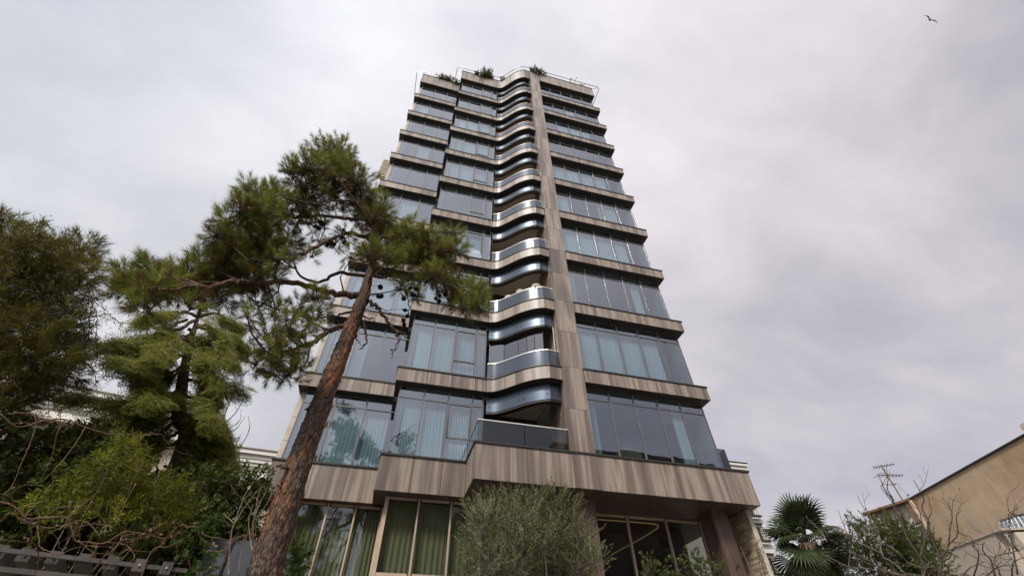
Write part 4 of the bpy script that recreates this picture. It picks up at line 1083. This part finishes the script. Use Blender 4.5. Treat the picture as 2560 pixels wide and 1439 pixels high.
for px in BOUGH:
    dd = [DC, DC+rng.uniform(-1.9, .5)]; s, o = limb(ced, px, dd, (.05, .03, .008), 'branch_bark', 6, .02); rel(o, CB)
    dirb = np.gradient(s, axis=0); dirb /= np.linalg.norm(dirb, axis=1)[:, None]
    for i in range(5, len(s)):
        for q in range(8):
            sd_ = np.cross(dirb[i], [0, 0, 1.]); sd_ /= np.linalg.norm(sd_); w = rng.uniform(-1, 1)
            dv = dirb[i]*rng.uniform(.3, 1)+sd_*w*1.1+np.array([0, 0, rng.uniform(-.85, -.05)]); dv /= np.linalg.norm(dv)
            pp = s[i]+rng.normal(0, .03, 3)+dv*rng.uniform(0, .26)*(1-.6*i/len(s))+np.array([0, 0, rng.uniform(-.10, .05)])
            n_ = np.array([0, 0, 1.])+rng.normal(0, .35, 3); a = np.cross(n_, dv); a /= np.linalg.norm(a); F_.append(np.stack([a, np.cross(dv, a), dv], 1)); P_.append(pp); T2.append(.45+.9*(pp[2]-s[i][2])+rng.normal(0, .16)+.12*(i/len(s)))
rel(scatter('foliage', SPRAY, np.array(P_), None, rng.uniform(.8, 1.25, len(P_)), 'cedar_needles', ced, np.array(T2), np.array(F_)), CB)

# dark hedge mass and bushes on the left
def region(n, poly_top, x0, x1, ybot, r):
    xs, ys = zip(*poly_top); out = []
    while len(out) < n:
        u = rng.uniform(x0, x1); v = rng.uniform(min(ys), ybot)
        if v > np.interp(u, xs, ys)+r*.6: out.append((u, v, r*rng.uniform(.7, 1.2)))
    return out
plant('ivy_thicket', 'dark thicket of ivy and shrubs behind the pergola', 'thicket', region(130, [(0, 1040), (120, 1075), (240, 1070), (300, 1110), (400, 1180), (470, 1200), (530, 1230)], -40, 540, 1460, 46), 11.5, .9, IVY, 'ivy_leaf', 100, 1.3, .3, .9, .5)
plant('laurel_bush', 'glossy dark green bush between cedar and pine trunk', 'bush', [(560, 1215, 36), (600, 1195, 34), (640, 1205, 34), (580, 1260, 42), (630, 1250, 40), (660, 1250, 26), (600, 1300, 44), (560, 1320, 42), (640, 1310, 34), (520, 1240, 34), (505, 1290, 40), (490, 1200, 30), (530, 1185, 26), (545, 1370, 44), (600, 1350, 40), (490, 1350, 44)], 11.0, .5, IVY, 'ivy_leaf', 140, 1.15, .4, .9, .45, tfun=lambda p, t: t+.12)
plant('bamboo_clump', 'bright yellow green bamboo clump with narrow drooping leaves', 'bamboo', [(330, 1120, 32), (300, 1140, 36), (345, 1155, 40), (270, 1180, 42), (320, 1190, 44), (365, 1200, 40), (235, 1195, 40), (200, 1215, 36), (400, 1230, 40), (435, 1245, 36), (450, 1270, 30), (360, 1250, 48), (300, 1240, 48), (400, 1280, 44), (250, 1250, 44), (340, 1300, 48), (150, 1240, 36), (110, 1265, 36), (70, 1285, 34), (190, 1265, 42), (280, 1300, 44), (430, 1300, 30), (290, 1165, 30), (380, 1330, 40), (150, 1300, 40), (300, 1095, 22), (470, 1255, 18)], 9.6, .5, BAM, 'bamboo_leaf', 88, 1.0, .35, .85, .45, 'pale_twig', stems=7, stem_r=.02)
plant('yellow_shoot', 'small yellow green leafy climber in front of the dark glass panel', 'plant', [(480, 1340, 24), (490, 1370, 26), (505, 1400, 28), (490, 1420, 26), (530, 1300, 14), (540, 1285, 12), (520, 1315, 14), (515, 1430, 26)], 8.6, .2, CIT, 'citrus_leaf', 55, .9, .2, stems=3, stem_r=.012, tfun=lambda p, t: t-.1)
plant('citrus_sapling', 'light green leafy sapling at the foot of the pine trunk', 'sapling', [(742, 1362, 22), (725, 1390, 26), (752, 1395, 28), (735, 1425, 30), (762, 1420, 20), (715, 1420, 24), (750, 1375, 16), (740, 1445, 30)], 9.2, .25, CIT, 'citrus_leaf', 80, .85, .3, stems=3, stem_r=.012)
# olive in front of the lobby
OL = [(1195, 1275, 30), (1235, 1262, 32), (1275, 1255, 30), (1310, 1262, 28), (1350, 1255, 30), (1390, 1258, 34), (1420, 1280, 30), (1210, 1310, 42), (1260, 1300, 44), (1310, 1300, 44), (1360, 1300, 44), (1405, 1315, 44), (1440, 1320, 32), (1190, 1350, 38), (1240, 1350, 50), (1300, 1345, 52), (1360, 1345, 52), (1420, 1360, 48), (1465, 1365, 32), (1180, 1395, 34), (1230, 1400, 52), (1300, 1400, 54), (1370, 1400, 54), (1440, 1405, 46), (1480, 1400, 26), (1190, 1440, 36), (1260, 1445, 52), (1340, 1445, 52), (1420, 1445, 50), (1475, 1440, 30)]
ot, oc = plant('olive_bush', 'rounded silvery olive bush in front of the lobby', 'bush', OL, 7.6, .45, OLV, 'olive_leaf', 260, .72, .9, .85, .45, 'grey_twig', stems=5, stem_r=.04)
b0 = np.array(ot.location); P_, D_, A_ = [], [], []
for u, v in [(1200, 1235), (1225, 1240), (1255, 1228), (1280, 1235), (1320, 1225), (1335, 1240), (1385, 1222), (1400, 1225), (1425, 1240), (1445, 1250), (1300, 1240), (1360, 1232), (1175, 1265), (1160, 1275), (1450, 1300), (1480, 1330), (1495, 1370), (1500, 1350), (1165, 1330), (1155, 1380), (1505, 1395), (1240, 1232), (1410, 1235), (1372, 1240)]:
    for q in range(3):
        e_ = at(u+rng.normal(0, 8), v+rng.normal(0, 8), 7.5); s_ = at(u+(1310-u)*.22+rng.normal(0, 8), v+45, 7.6)
        for t in np.linspace(.1, .95, 5): P_.append(s_+(e_-s_)*t); D_.append((e_-s_)+rng.normal(0, .02, 3))
rel(scatter('sprig', OLV, np.array(P_), np.array(D_), .55, 'olive_leaf', ot, .6+rng.normal(0, .15, len(P_))), b0)
plant('red_tip_shrub', 'low dark shrub with reddish leaf tips before the lobby column', 'shrub', [(1615, 1432, 24), (1650, 1415, 24), (1690, 1412, 24), (1730, 1405, 24), (1765, 1412, 24), (1800, 1418, 24), (1830, 1432, 18), (1640, 1445, 34), (1700, 1440, 36), (1760, 1438, 36), (1815, 1445, 28), (1620, 1400, 12), (1725, 1388, 12)], 9.0, .3, SHR, 'shrub_leaf', 110, .8, .5, stems=5, stem_r=.015)
plant('evergreen_shrub', 'broad green evergreen shrub right of the palm', 'shrub', [(2165, 1325, 24), (2200, 1322, 28), (2235, 1320, 26), (2265, 1330, 28), (2300, 1345, 28), (2150, 1350, 34), (2200, 1355, 40), (2250, 1360, 40), (2300, 1380, 40), (2110, 1380, 34), (2070, 1395, 34), (2050, 1420, 34), (2160, 1390, 44), (2220, 1400, 46), (2280, 1405, 44), (2330, 1410, 34), (2100, 1420, 44), (2180, 1435, 46), (2250, 1440, 46), (2320, 1440, 40), (2365, 1440, 30), (2030, 1445, 34), (2140, 1320, 16), (2155, 1300, 12), (2330, 1365, 18)], 11.5, .6, NARR, 'ivy_leaf', 190, 1.0, .6, stems=5, tfun=lambda p, t: t*.75+.20)

# palm with fan leaves
pc = at(2012, 1352, 10.5); palm = thing('fan_palm', 'dark green fan palm beside the white building', 'palm', loc=(pc[0], pc[1], 0))
prof = [np.array([0, 0, z]) for z in np.linspace(0, pc[2]-.05, 30)]
MB().tube(prof, [.13+.02*(i % 2) for i in range(30)], 14).build('trunk', 'branch_bark', palm, True)
def fan_mesh(R_, nseg, arc, dr_):
    v, f = [], []
    for i in range(nseg):
        a = math.radians(-arc/2+arc*i/(nseg-1)); L_ = R_*(1-.28*abs(a)/math.radians(arc/2))*rng.uniform(.92, 1.05); w = .021*R_/.6; d = np.array([math.sin(a), 0, math.cos(a)]); s = np.array([math.cos(a), 0, -math.sin(a)]); k = len(v)
        y = .05*math.cos(i*math.pi)*.3
        v += [np.zeros(3), d*L_*.45-s*w+np.array([0, y-.012, 0]), d*L_*.45+np.array([0, y+.012, 0]), d*L_*.45+s*w+np.array([0, y-.012, 0]), d*L_*.75-s*w*.6+np.array([0, -dr_*.35, -.0]), d*L_*.75+s*w*.6+np.array([0, -dr_*.35, 0]), d*L_+np.array([0, -dr_, -dr_*.3])]
        f += [(k, k+1, k+2), (k, k+2, k+3), (k+1, k+4, k+2), (k+2, k+4, k+5), (k+2, k+5, k+3), (k+4, k+6, k+5)]
    return np.array(v), np.array(f)
fans = [fan_mesh(.56, 32, 230, .10), fan_mesh(.52, 28, 190, .18), fan_mesh(.48, 28, 250, .06)]
fm = []
for v, f in fans:
    o = big_mesh('frond', v, f, 'palm_leaf', None, np.clip(.5+.3*v[:, 2], 0, 1)); fm.append(o.data); bpy.data.objects.remove(o)
for i in range(33):
    az = i*2.4+rng.normal(0, .2); el = math.radians(([72, 55, 40, 25, 8, -12, -30][i % 7] if i < 22 else rng.uniform(-72, -40))+rng.normal(0, 7)); L_ = rng.uniform(.30, .52)
    dv = np.array([math.cos(az)*math.cos(el), math.sin(az)*math.cos(el), math.sin(el)])
    p0 = np.array([0, 0, pc[2]-.1]); p1 = p0+dv*L_+np.array([0, 0, .05])
    st = MB().tube(spline([p0, (p0+p1)/2+np.array([0, 0, .06]), p1], 4), [.016, .009], 5).build('petiole', 'palm_leaf', palm)
    zax = dv+np.array([0, 0, -.15]); zax /= np.linalg.norm(zax); yax = np.array([0, 0, 1.])-zax*zax[2]; yax /= np.linalg.norm(yax); tw = rng.normal(0, .5); xax = np.cross(yax, zax); yax2 = yax*math.cos(tw)+xax*math.sin(tw); xax = np.cross(yax2, zax)
    o = link('frond', fm[i % 3], None, palm); o.matrix_local = Matrix(((xax[0], yax2[0], zax[0], p1[0]), (xax[1], yax2[1], zax[1], p1[1]), (xax[2], yax2[2], zax[2], p1[2]), (0, 0, 0, 1)))

# bare trees and vines
def bare(name, label, cat, lines, dist, rad, mat, twigs=5, buds=True, tl=.5, base_px=None, part='branch', group=None):
    p0 = at(*lines[0][0], dist)
    th = thing(name, label, cat, group, loc=(p0[0], p0[1], 0)); b = np.array(th.location); sec, BP = MB(), []
    for li, ln in enumerate(lines):
        dj = [dist+rng.uniform(-.25, .25)*(li > 0), dist+rng.uniform(-.35, .35)]
        p = np.array([at(u, v, d) for (u, v), d in zip(ln, np.linspace(dj[0], dj[1], len(ln)))]); p[1:-1] += rng.normal(0, .015, p[1:-1].shape); s = spline(p, 6, rad[2]*.7)
        r0 = rad[0] if li == 0 else rad[1]
        rel(MB().tube(s, [r0, r0*.65, rad[2]], 6).build(part, mat, th, True), b)
        L_ = np.linalg.norm(np.diff(s, axis=0), axis=1).sum()
        for q in range(int(twigs*L_)):
            i = rng.integers(2, len(s)); t = s[i]-s[i-1]; t /= np.linalg.norm(t); dv = t*.8+rng.normal(0, .55, 3)+np.array([0, 0, .25]); dv /= np.linalg.norm(dv); l = tl*rng.uniform(.3, 1)
            e = s[i]+dv*l+rng.normal(0, .03, 3); pp = spline([s[i], s[i]+dv*l*.5+rng.normal(0, l*.1, 3), e], 4); sec.tube(pp, [rad[2]*1.1, rad[2]*.5], 4)
            if buds: BP.append(e); BP.append(pp[3])
            for q2 in range(2):
                j = rng.integers(2, len(pp)); d2 = dv+rng.normal(0, .6, 3); d2 /= np.linalg.norm(d2); sec.tube([pp[j], pp[j]+d2*l*.25, pp[j]+d2*l*.4+rng.normal(0, .02, 3)], [rad[2]*.7, rad[2]*.35], 3)
    if sec.v: rel(sec.build('twigs', mat, th), b)
    if buds and BP:
        BP = np.array(BP); rel(scatter('dry_leaves', [leaf_spray(2, .05, .016, .02, 0, (40, 110))], BP[::3], rng.normal(size=BP[::3].shape)-np.array([0, 0, .7]), rng.uniform(.5, 1, len(BP[::3])), 'dry_leaf', th), b)
    return th
def c1(L, ox, oy, s): return [(ox+x/s, oy+y/s) for x, y in L]
def rr_(L): return c1(L, 2140, 1160, 5.158)
bare('bare_tree', 'bare budding tree against the tan wall', 'tree', [rr_(q) for q in ([(1050, 1500), (1080, 1350), (1060, 1150), (1000, 950), (960, 850), (900, 680), (860, 560), (855, 420), (790, 300), (740, 200)], [(1070, 1200), (1180, 1050), (1230, 850), (1240, 650), (1190, 560), (1120, 430)], [(1180, 1050), (1270, 1000), (1300, 850), (1290, 700), (1345, 600)], [(1060, 1300), (1150, 1250), (1240, 1200), (1270, 1050)], [(1000, 950), (940, 750), (960, 600), (920, 400)])], 9.5, (.021, .012, .004), 'dark_twig', 3.2, True, .42)
bare('bare_tree', 'tall forked bare tree rising in front of the rooftop shed', 'tree', [rr_(q) for q in ([(880, 1500), (860, 1350), (820, 1200), (720, 1050), (650, 900), (600, 750), (540, 600), (490, 460), (430, 330), (390, 200), (370, 60)], [(820, 1200), (850, 1050), (880, 900), (850, 700), (800, 600), (720, 500), (650, 380)], [(490, 460), (400, 380), (340, 280), (300, 160)], [(860, 1350), (930, 1280), (900, 1200), (850, 1150)], [(540, 600), (450, 480), (360, 350), (310, 270)])], 9.0, (.020, .012, .004), 'dark_twig', 3.0, True, .4)
bare('bare_tree', 'pale grey bare tree with sprawling limbs before the evergreen shrub', 'tree', [rr_(q) for q in ([(700, 1500), (560, 1350), (450, 1260), (340, 1150), (290, 930), (240, 800), (160, 620), (100, 520), (10, 390)], [(340, 1150), (150, 1080), (0, 1000), (-150, 900)], [(850, 1340), (680, 1280), (600, 1180), (440, 1080), (310, 960)], [(250, 1300), (200, 1220), (190, 1110)], [(640, 1430), (350, 1400), (100, 1340), (-200, 1290)], [(580, 1370), (700, 1410), (900, 1430)])]+
     [c1(q, 1860, 1080, 3.657) for q in ([(950, 1300), (980, 1100), (970, 950), (920, 830), (860, 710)], [(980, 1050), (940, 860), (985, 770)], [(1000, 1250), (850, 1180), (700, 1100)], [(760, 1000), (680, 900), (600, 800)], [(1400, 1300), (1250, 1250), (1000, 1130)])], 8.6, (.014, .009, .0035), 'grey_twig', 3.6, True, .45)
bare('bare_tree', 'dark tangled bare tree before the low grey wall at right', 'tree', [c1(q, 1860, 1080, 3.657) for q in ([(2300, 1330), (2250, 1200), (2180, 1080), (2200, 1000)], [(2350, 1320), (2300, 1150), (2400, 1090), (2560, 1060)], [(2100, 1320), (2150, 1150), (2080, 1020)], [(2450, 1320), (2480, 1200), (2560, 1140)], [(2200, 1320), (2340, 1240), (2520, 1220)], [(1980, 1320), (2060, 1220), (2200, 1180)], [(2540, 760), (2480, 740), (2420, 720)], [(2500, 1300), (2420, 1000), (2440, 860), (2420, 740)])], 8.2, (.013, .009, .0035), 'dark_twig', 10, False, .4)
c2 = lambda L: c1(L, 0, 940, 2.882)
c3 = lambda L: c1(L, 260, 780, 3.127)
c4 = lambda L: c1(L, 300, 1180, 5.557)
V1 = c2([(-60, 290), (0, 300), (140, 360), (300, 330), (470, 315), (620, 370), (780, 425), (980, 430)])+c3([(300, 985), (335, 1020), (340, 1060), (300, 1180), (240, 1320), (180, 1439)])
vines = [V1, c3([(270, 970), (400, 955), (490, 990), (570, 1070), (700, 1125)]), c2([(60, 270), (200, 265), (260, 310), (275, 350), (200, 490), (160, 600), (100, 790), (0, 880)]), c2([(470, 310), (430, 420), (370, 560), (310, 720)]), c2([(620, 360), (540, 480), (400, 640), (300, 760)]),
         c2([(980, 770), (900, 900), (830, 1090)]), c2([(0, 40), (100, 60), (150, 110), (160, 150)]), c2([(0, 50), (15, 100), (0, 180)])]
bare('bare_vine', 'long reddish vine arching across the bushes at left', 'vine', vines, 8.0, (.011, .008, .003), 'vine_twig', .9, True, .22)
vines2 = [c2([(-60, 880), (0, 900), (100, 930), (220, 1010), (330, 1020), (480, 1020), (520, 1110), (570, 1180), (650, 1210), (760, 1190), (900, 1120), (980, 1130)])+c4([(200, 830), (330, 850), (500, 890), (620, 900), (800, 870), (930, 800), (960, 760)]),
          c2([(130, 1020), (200, 1090), (240, 1180), (270, 1230)]), c2([(270, 1080), (270, 1170), (320, 1230), (430, 1265), (540, 1255), (700, 1210)]), c4([(960, 760), (1040, 755), (1100, 860), (1200, 1010), (1300, 1120)]), c4([(0, 950), (200, 930), (420, 900)]), c4([(280, 1500), (480, 1110), (700, 990), (900, 910)]),
          c4([(490, 780), (500, 900), (480, 1090)]), c4([(720, 900), (770, 1020), (760, 1180), (770, 1270)]), c4([(480, 1100), (700, 860), (870, 740), (960, 760)]), c4([(1130, 840), (1250, 900), (1420, 940), (1560, 920), (1700, 880), (1890, 860)]), c4([(930, 1100), (970, 1380), (1200, 1390), (1340, 1430)]), c4([(1200, 1090), (1300, 1085), (1450, 1040), (1600, 940)]), c4([(130, 1040), (250, 900), (380, 840), (540, 720)]), c4([(0, 990), (120, 1040), (190, 1130), (190, 1240)]), c4([(120, 1090), (250, 1105), (470, 1105)]),
          c2([(0, 1050), (60, 1010), (160, 1040), (330, 1080), (450, 1075), (560, 1060), (700, 1060), (820, 1090)]), c2([(480, 1020), (560, 950), (680, 850)]), c2([(340, 1000), (420, 950), (560, 940)]), c2([(550, 1060), (560, 1140), (540, 1230), (530, 1300)]), c2([(760, 1190), (880, 1200), (980, 1180)]), c2([(480, 1180), (560, 1120), (640, 1040), (730, 1170)]), c2([(100, 920), (60, 860), (0, 850)]), c2([(90, 1000), (130, 950), (250, 900), (350, 885)]), c2([(560, 1180), (660, 1290), (640, 1340), (700, 1230)]), c2([(260, 1240), (270, 1330), (250, 1420)]), c2([(0, 1180), (120, 1190), (220, 1200)]),
          c2([(930, 1240), (850, 1300), (740, 1420)]), c2([(880, 1150), (820, 1250), (760, 1290)])]
bare('bare_vine', 'tangle of bare brown vine stems lying over the pergola', 'vine', vines2, 6.9, (.0105, .0062, .0026), 'vine_twig', 3.2, True, .25)
pale = [c4(q) for q in ([(1500, 1500), (1540, 900), (1580, 700), (1700, 420), (1740, 330), (1860, 120)], [(1580, 700), (1440, 570)], [(1580, 740), (1380, 650)], [(1590, 720), (1740, 470), (1900, 260)], [(1460, 1250), (1490, 1050), (1540, 900)], [(1900, 1300), (1860, 900), (1920, 640), (2040, 470), (2150, 240)], [(1830, 830), (1880, 600), (2010, 290)], [(1880, 950), (1830, 860), (1840, 700), (1930, 300), (1980, 200)], [(1840, 1090), (1790, 960), (1780, 700), (1840, 450)], [(1700, 400), (1830, 270)], [(1650, 1439), (1720, 1000), (1750, 900)])]
bare('bare_shrub', 'pale leafless twiggy shrub left of the pine trunk', 'shrub', pale, 8.2, (.014, .010, .004), 'pale_twig', 2.5, False, .3)
dry = [c1(q, 400, 960, 6.0) for q in ([(950, 600), (1000, 400), (1060, 230), (1050, 150)], [(1000, 560), (1130, 430), (1260, 190), (1340, 10)], [(900, 760), (1050, 640), (1180, 560), (1220, 450)], [(1030, 720), (1120, 690), (1180, 620), (1280, 480)], [(1090, 1060), (1220, 930), (1330, 690), (1325, 470)], [(1190, 1180), (1180, 1040), (1230, 900)], [(1140, 920), (1160, 850), (1220, 740)])]
bare('bare_sapling', 'thin leafless sapling against the sky beside the villa roof', 'sapling', dry, 14.0, (.022, .016, .005), 'grey_twig', 1.8, False, .4)
dv_ = [c1(q, 1760, 1120, 4.51) for q in ([(560, 1450), (480, 1280), (430, 1150), (405, 1100)], [(690, 1450), (640, 1250), (590, 1110), (640, 1000), (600, 900)], [(640, 1450), (640, 1280), (620, 1180), (660, 1100)], [(700, 1350), (640, 1200), (600, 1130)], [(480, 1280), (560, 1300), (660, 1260)])]
bare('bare_vine', 'dead twining vine stems climbing the stone pier', 'vine', dv_, 15.4, (.018, .014, .006), 'vine_grey', 3, True, .3)

# ------------------------------------------------------------------ pergola, panel, roof plants, bird
PZ = 3.0
g0, g1 = hz(-120, 1364, PZ), hz(466, 1430, PZ); ax = (g1-g0); Lp = np.linalg.norm(ax); ax /= Lp; pd = np.array([-ax[1], ax[0], 0])
pg = thing('pergola', 'grey brown timber pergola with square rafter ends at lower left', 'pergola', loc=tuple(g0[:2])+(0,))
def gp_(o): return rel(o, np.array(pg.location))
mid = (g0+g1)/2
for off, zc_, hw in ((.03, .02, .022), (.03, -.16, .025), (.06, -.33, .07)):
    gp_(MB().obox(mid+pd*off+np.array([0, 0, zc_]), ax*Lp/2, pd*.03, np.array([0, 0, hw])).build('beam', 'pergola_wood', pg))
for (u, v) in ((-60, 1382), (4, 1388), (66, 1396), (137, 1402), (208, 1408), (278, 1414), (346, 1420), (412, 1427)):
    c = hz(u, v, PZ+.02); r_ = gp_(MB().obox(c+pd*.50, ax*.062, pd*.72, np.array([0, 0, .068])).build('rafter', 'pergola_wood', pg))
    c3_ = c-pd*.222; MB().tube([c3_+np.array([0, 0, .0]), c3_-pd*.012], .014, 8).build('screw_cap', 'rail_cap', r_)
for f_ in (.02, .98):
    c = g0+ax*Lp*f_; gp_(MB().box(c[0]-.06, c[0]+.06, c[1]+.1, c[1]+.22, 0, PZ-.22).build('post', 'pergola_wood', pg))
q0, q1 = at(528, 1348, 10.2), at(650, 1352, 9.9); zt_ = q1[2]; q0[2] = zt_
gw = thing('glass_balustrade', 'dark glass balustrade on a low stone wall behind the twigs', 'balustrade', loc=(q0[0], q0[1], 0)); gb = np.array(gw.location)
ex = (q1-q0); q2 = q1+ex*.6; ex = ex/np.linalg.norm(ex)
rel(MB().strip([q0[:2]-ex[:2]*.3, q2[:2]], -.1, .25, 0, zt_-1.02).build('wall', 'concrete', gw), gb)
rel(MB().strip([q0[:2]-ex[:2]*.35, q2[:2]], -.16, .3, zt_-1.0, zt_-.93).build('coping', 'stone_cream', gw), gb)
h_ = np.linalg.norm((q2-q0)[:2])
for a, b in ((0, .28), (.31, .95), (.97, 1.0)):
    rel(MB().strip([q0[:2]+ex[:2]*h_*a, q0[:2]+ex[:2]*h_*b], 0, .02, zt_-.92, zt_).build('glass_panel', 'dark_panel_glass', gw), gb)
for a in (.29, .96): c = q0+ex*h_*a; rel(MB().tube([(c[0], c[1], zt_-.93), (c[0], c[1], zt_+.02)], .03, 6).build('post', 'black_metal', gw), gb)

GR = [leaf_spray(14, .38, .018, .25, 0, (10, 65)) for _ in range(2)]
def roofplant(name, label, x0, x1, y, h, n, temps, tint, sc=1.0, over=0.1):
    th = thing(name, label, 'plant', 'plants along the roof edge', loc=((x0+x1)/2, y, ROOF1)); b = np.array(th.location)
    P_ = np.stack([rng.uniform(x0, x1, n), y+rng.normal(0, .18, n), ROOF1-over+rng.random(n)**1.3*h*.75], 1); P_[:, 2] -= 0; D_ = rng.normal(0, .5, (n, 3))+np.array([0, -.15, .8])
    rel(scatter('foliage', temps, P_, D_, rng.uniform(.7, 1.2, n)*sc, 'roof_leaf', th, tint+rng.normal(0, .15, n)), b)
    B_ = P_[::5]; A_ = B_*np.array([.6, .6, 0])+np.array([(x0+x1)/2*.4, y*.4, ROOF1-.1]); v, t = twig_tubes(A_, B_, .012, .006); rel(big_mesh('stems', v, t, 'dark_twig', th), b)
    MB().box(-(x1-x0)/2, (x1-x0)/2, .30, .7, -.35, .02).build('trough', 'core_dark', th)
roofplant('roof_plant', 'low spiky plant on the left roof edge', -2.7, -1.6, LY+.05, .55, 60, GR, .35, 1.0)
roofplant('roof_plant', 'small trailing plant at the inner corner of the left roof edge', -1.5, -.75, LY+.0, .3, 40, IVY, .6, 2.0, .25)
roofplant('roof_plant', 'brownish low plant on the middle roof edge', .55, 1.15, MY+.0, .45, 50, IVY, .25, 1.8, .2)
roofplant('roof_plant', 'tall bushy plant sticking up on the middle roof edge', 1.25, 2.15, MY+.1, 1.5, 120, GR, .5, 1.15, .25)
roofplant('roof_plant', 'small yellowish plant on the curved roof edge', 2.95, 3.35, 13.95, .35, 30, IVY, .95, 1.6)
roofplant('roof_plant', 'dense dark green plant over the top of the pillar', 5.5, 6.9, 12.5, .65, 150, NARR, .2, 2.2, .3)
roofplant('roof_plant', 'dry wiry plant on the right roof edge', 9.4, 11.0, 12.65, .65, 26, GR, .9, .6)
# hanging trailing plants seen at top of left flank
bc = at(2325, 50, 21)
bd = thing('bird', 'dark bird gliding high in the upper right sky', 'bird', loc=tuple(bc)); bd.scale = (.55, .55, .55); vv = ray(2353, 68)-ray(2306, 39); vv /= np.linalg.norm(vv)
wv = np.cross(vv, ray(2325, 50)); wv /= np.linalg.norm(wv); up_ = np.cross(wv, vv)
m = MB(); m.tube([-up_*.25, -up_*.12, up_*.1, up_*.22, up_*.28], [.02, .07, .08, .05, .015], 10); m.build('body', 'bird_black', bd, True)
for s in (-1, 1):
    m = MB(); ring = [(0, .09), (.3, .10), (.55, .05), (.72, -.06), (.5, -.06), (.25, -.07), (0, -.09)]
    pts = [vv*s*a+up_*b*.6+wv*(.14*math.sin(a*4.2)) for a, b in ring]; n = len(pts)
    m.v = [tuple(p+wv*.008) for p in pts]+[tuple(p-wv*.008) for p in pts]; m.f = [tuple(range(n)), tuple(range(n, 2*n))[::-1]]+[(i, (i+1) % n, n+(i+1) % n, n+i) for i in range(n)]
    m.build('wing', 'bird_black', bd)

for o in bpy.data.objects:
    if o.parent and o.name.split('.')[0] in ('twigs', 'crown', 'foliage', 'creeper_strands', 'creeper_leaves', 'trailing_leaves', 'dry_leaves', 'sprig', 'stems'):
        o['kind'] = 'stuff'
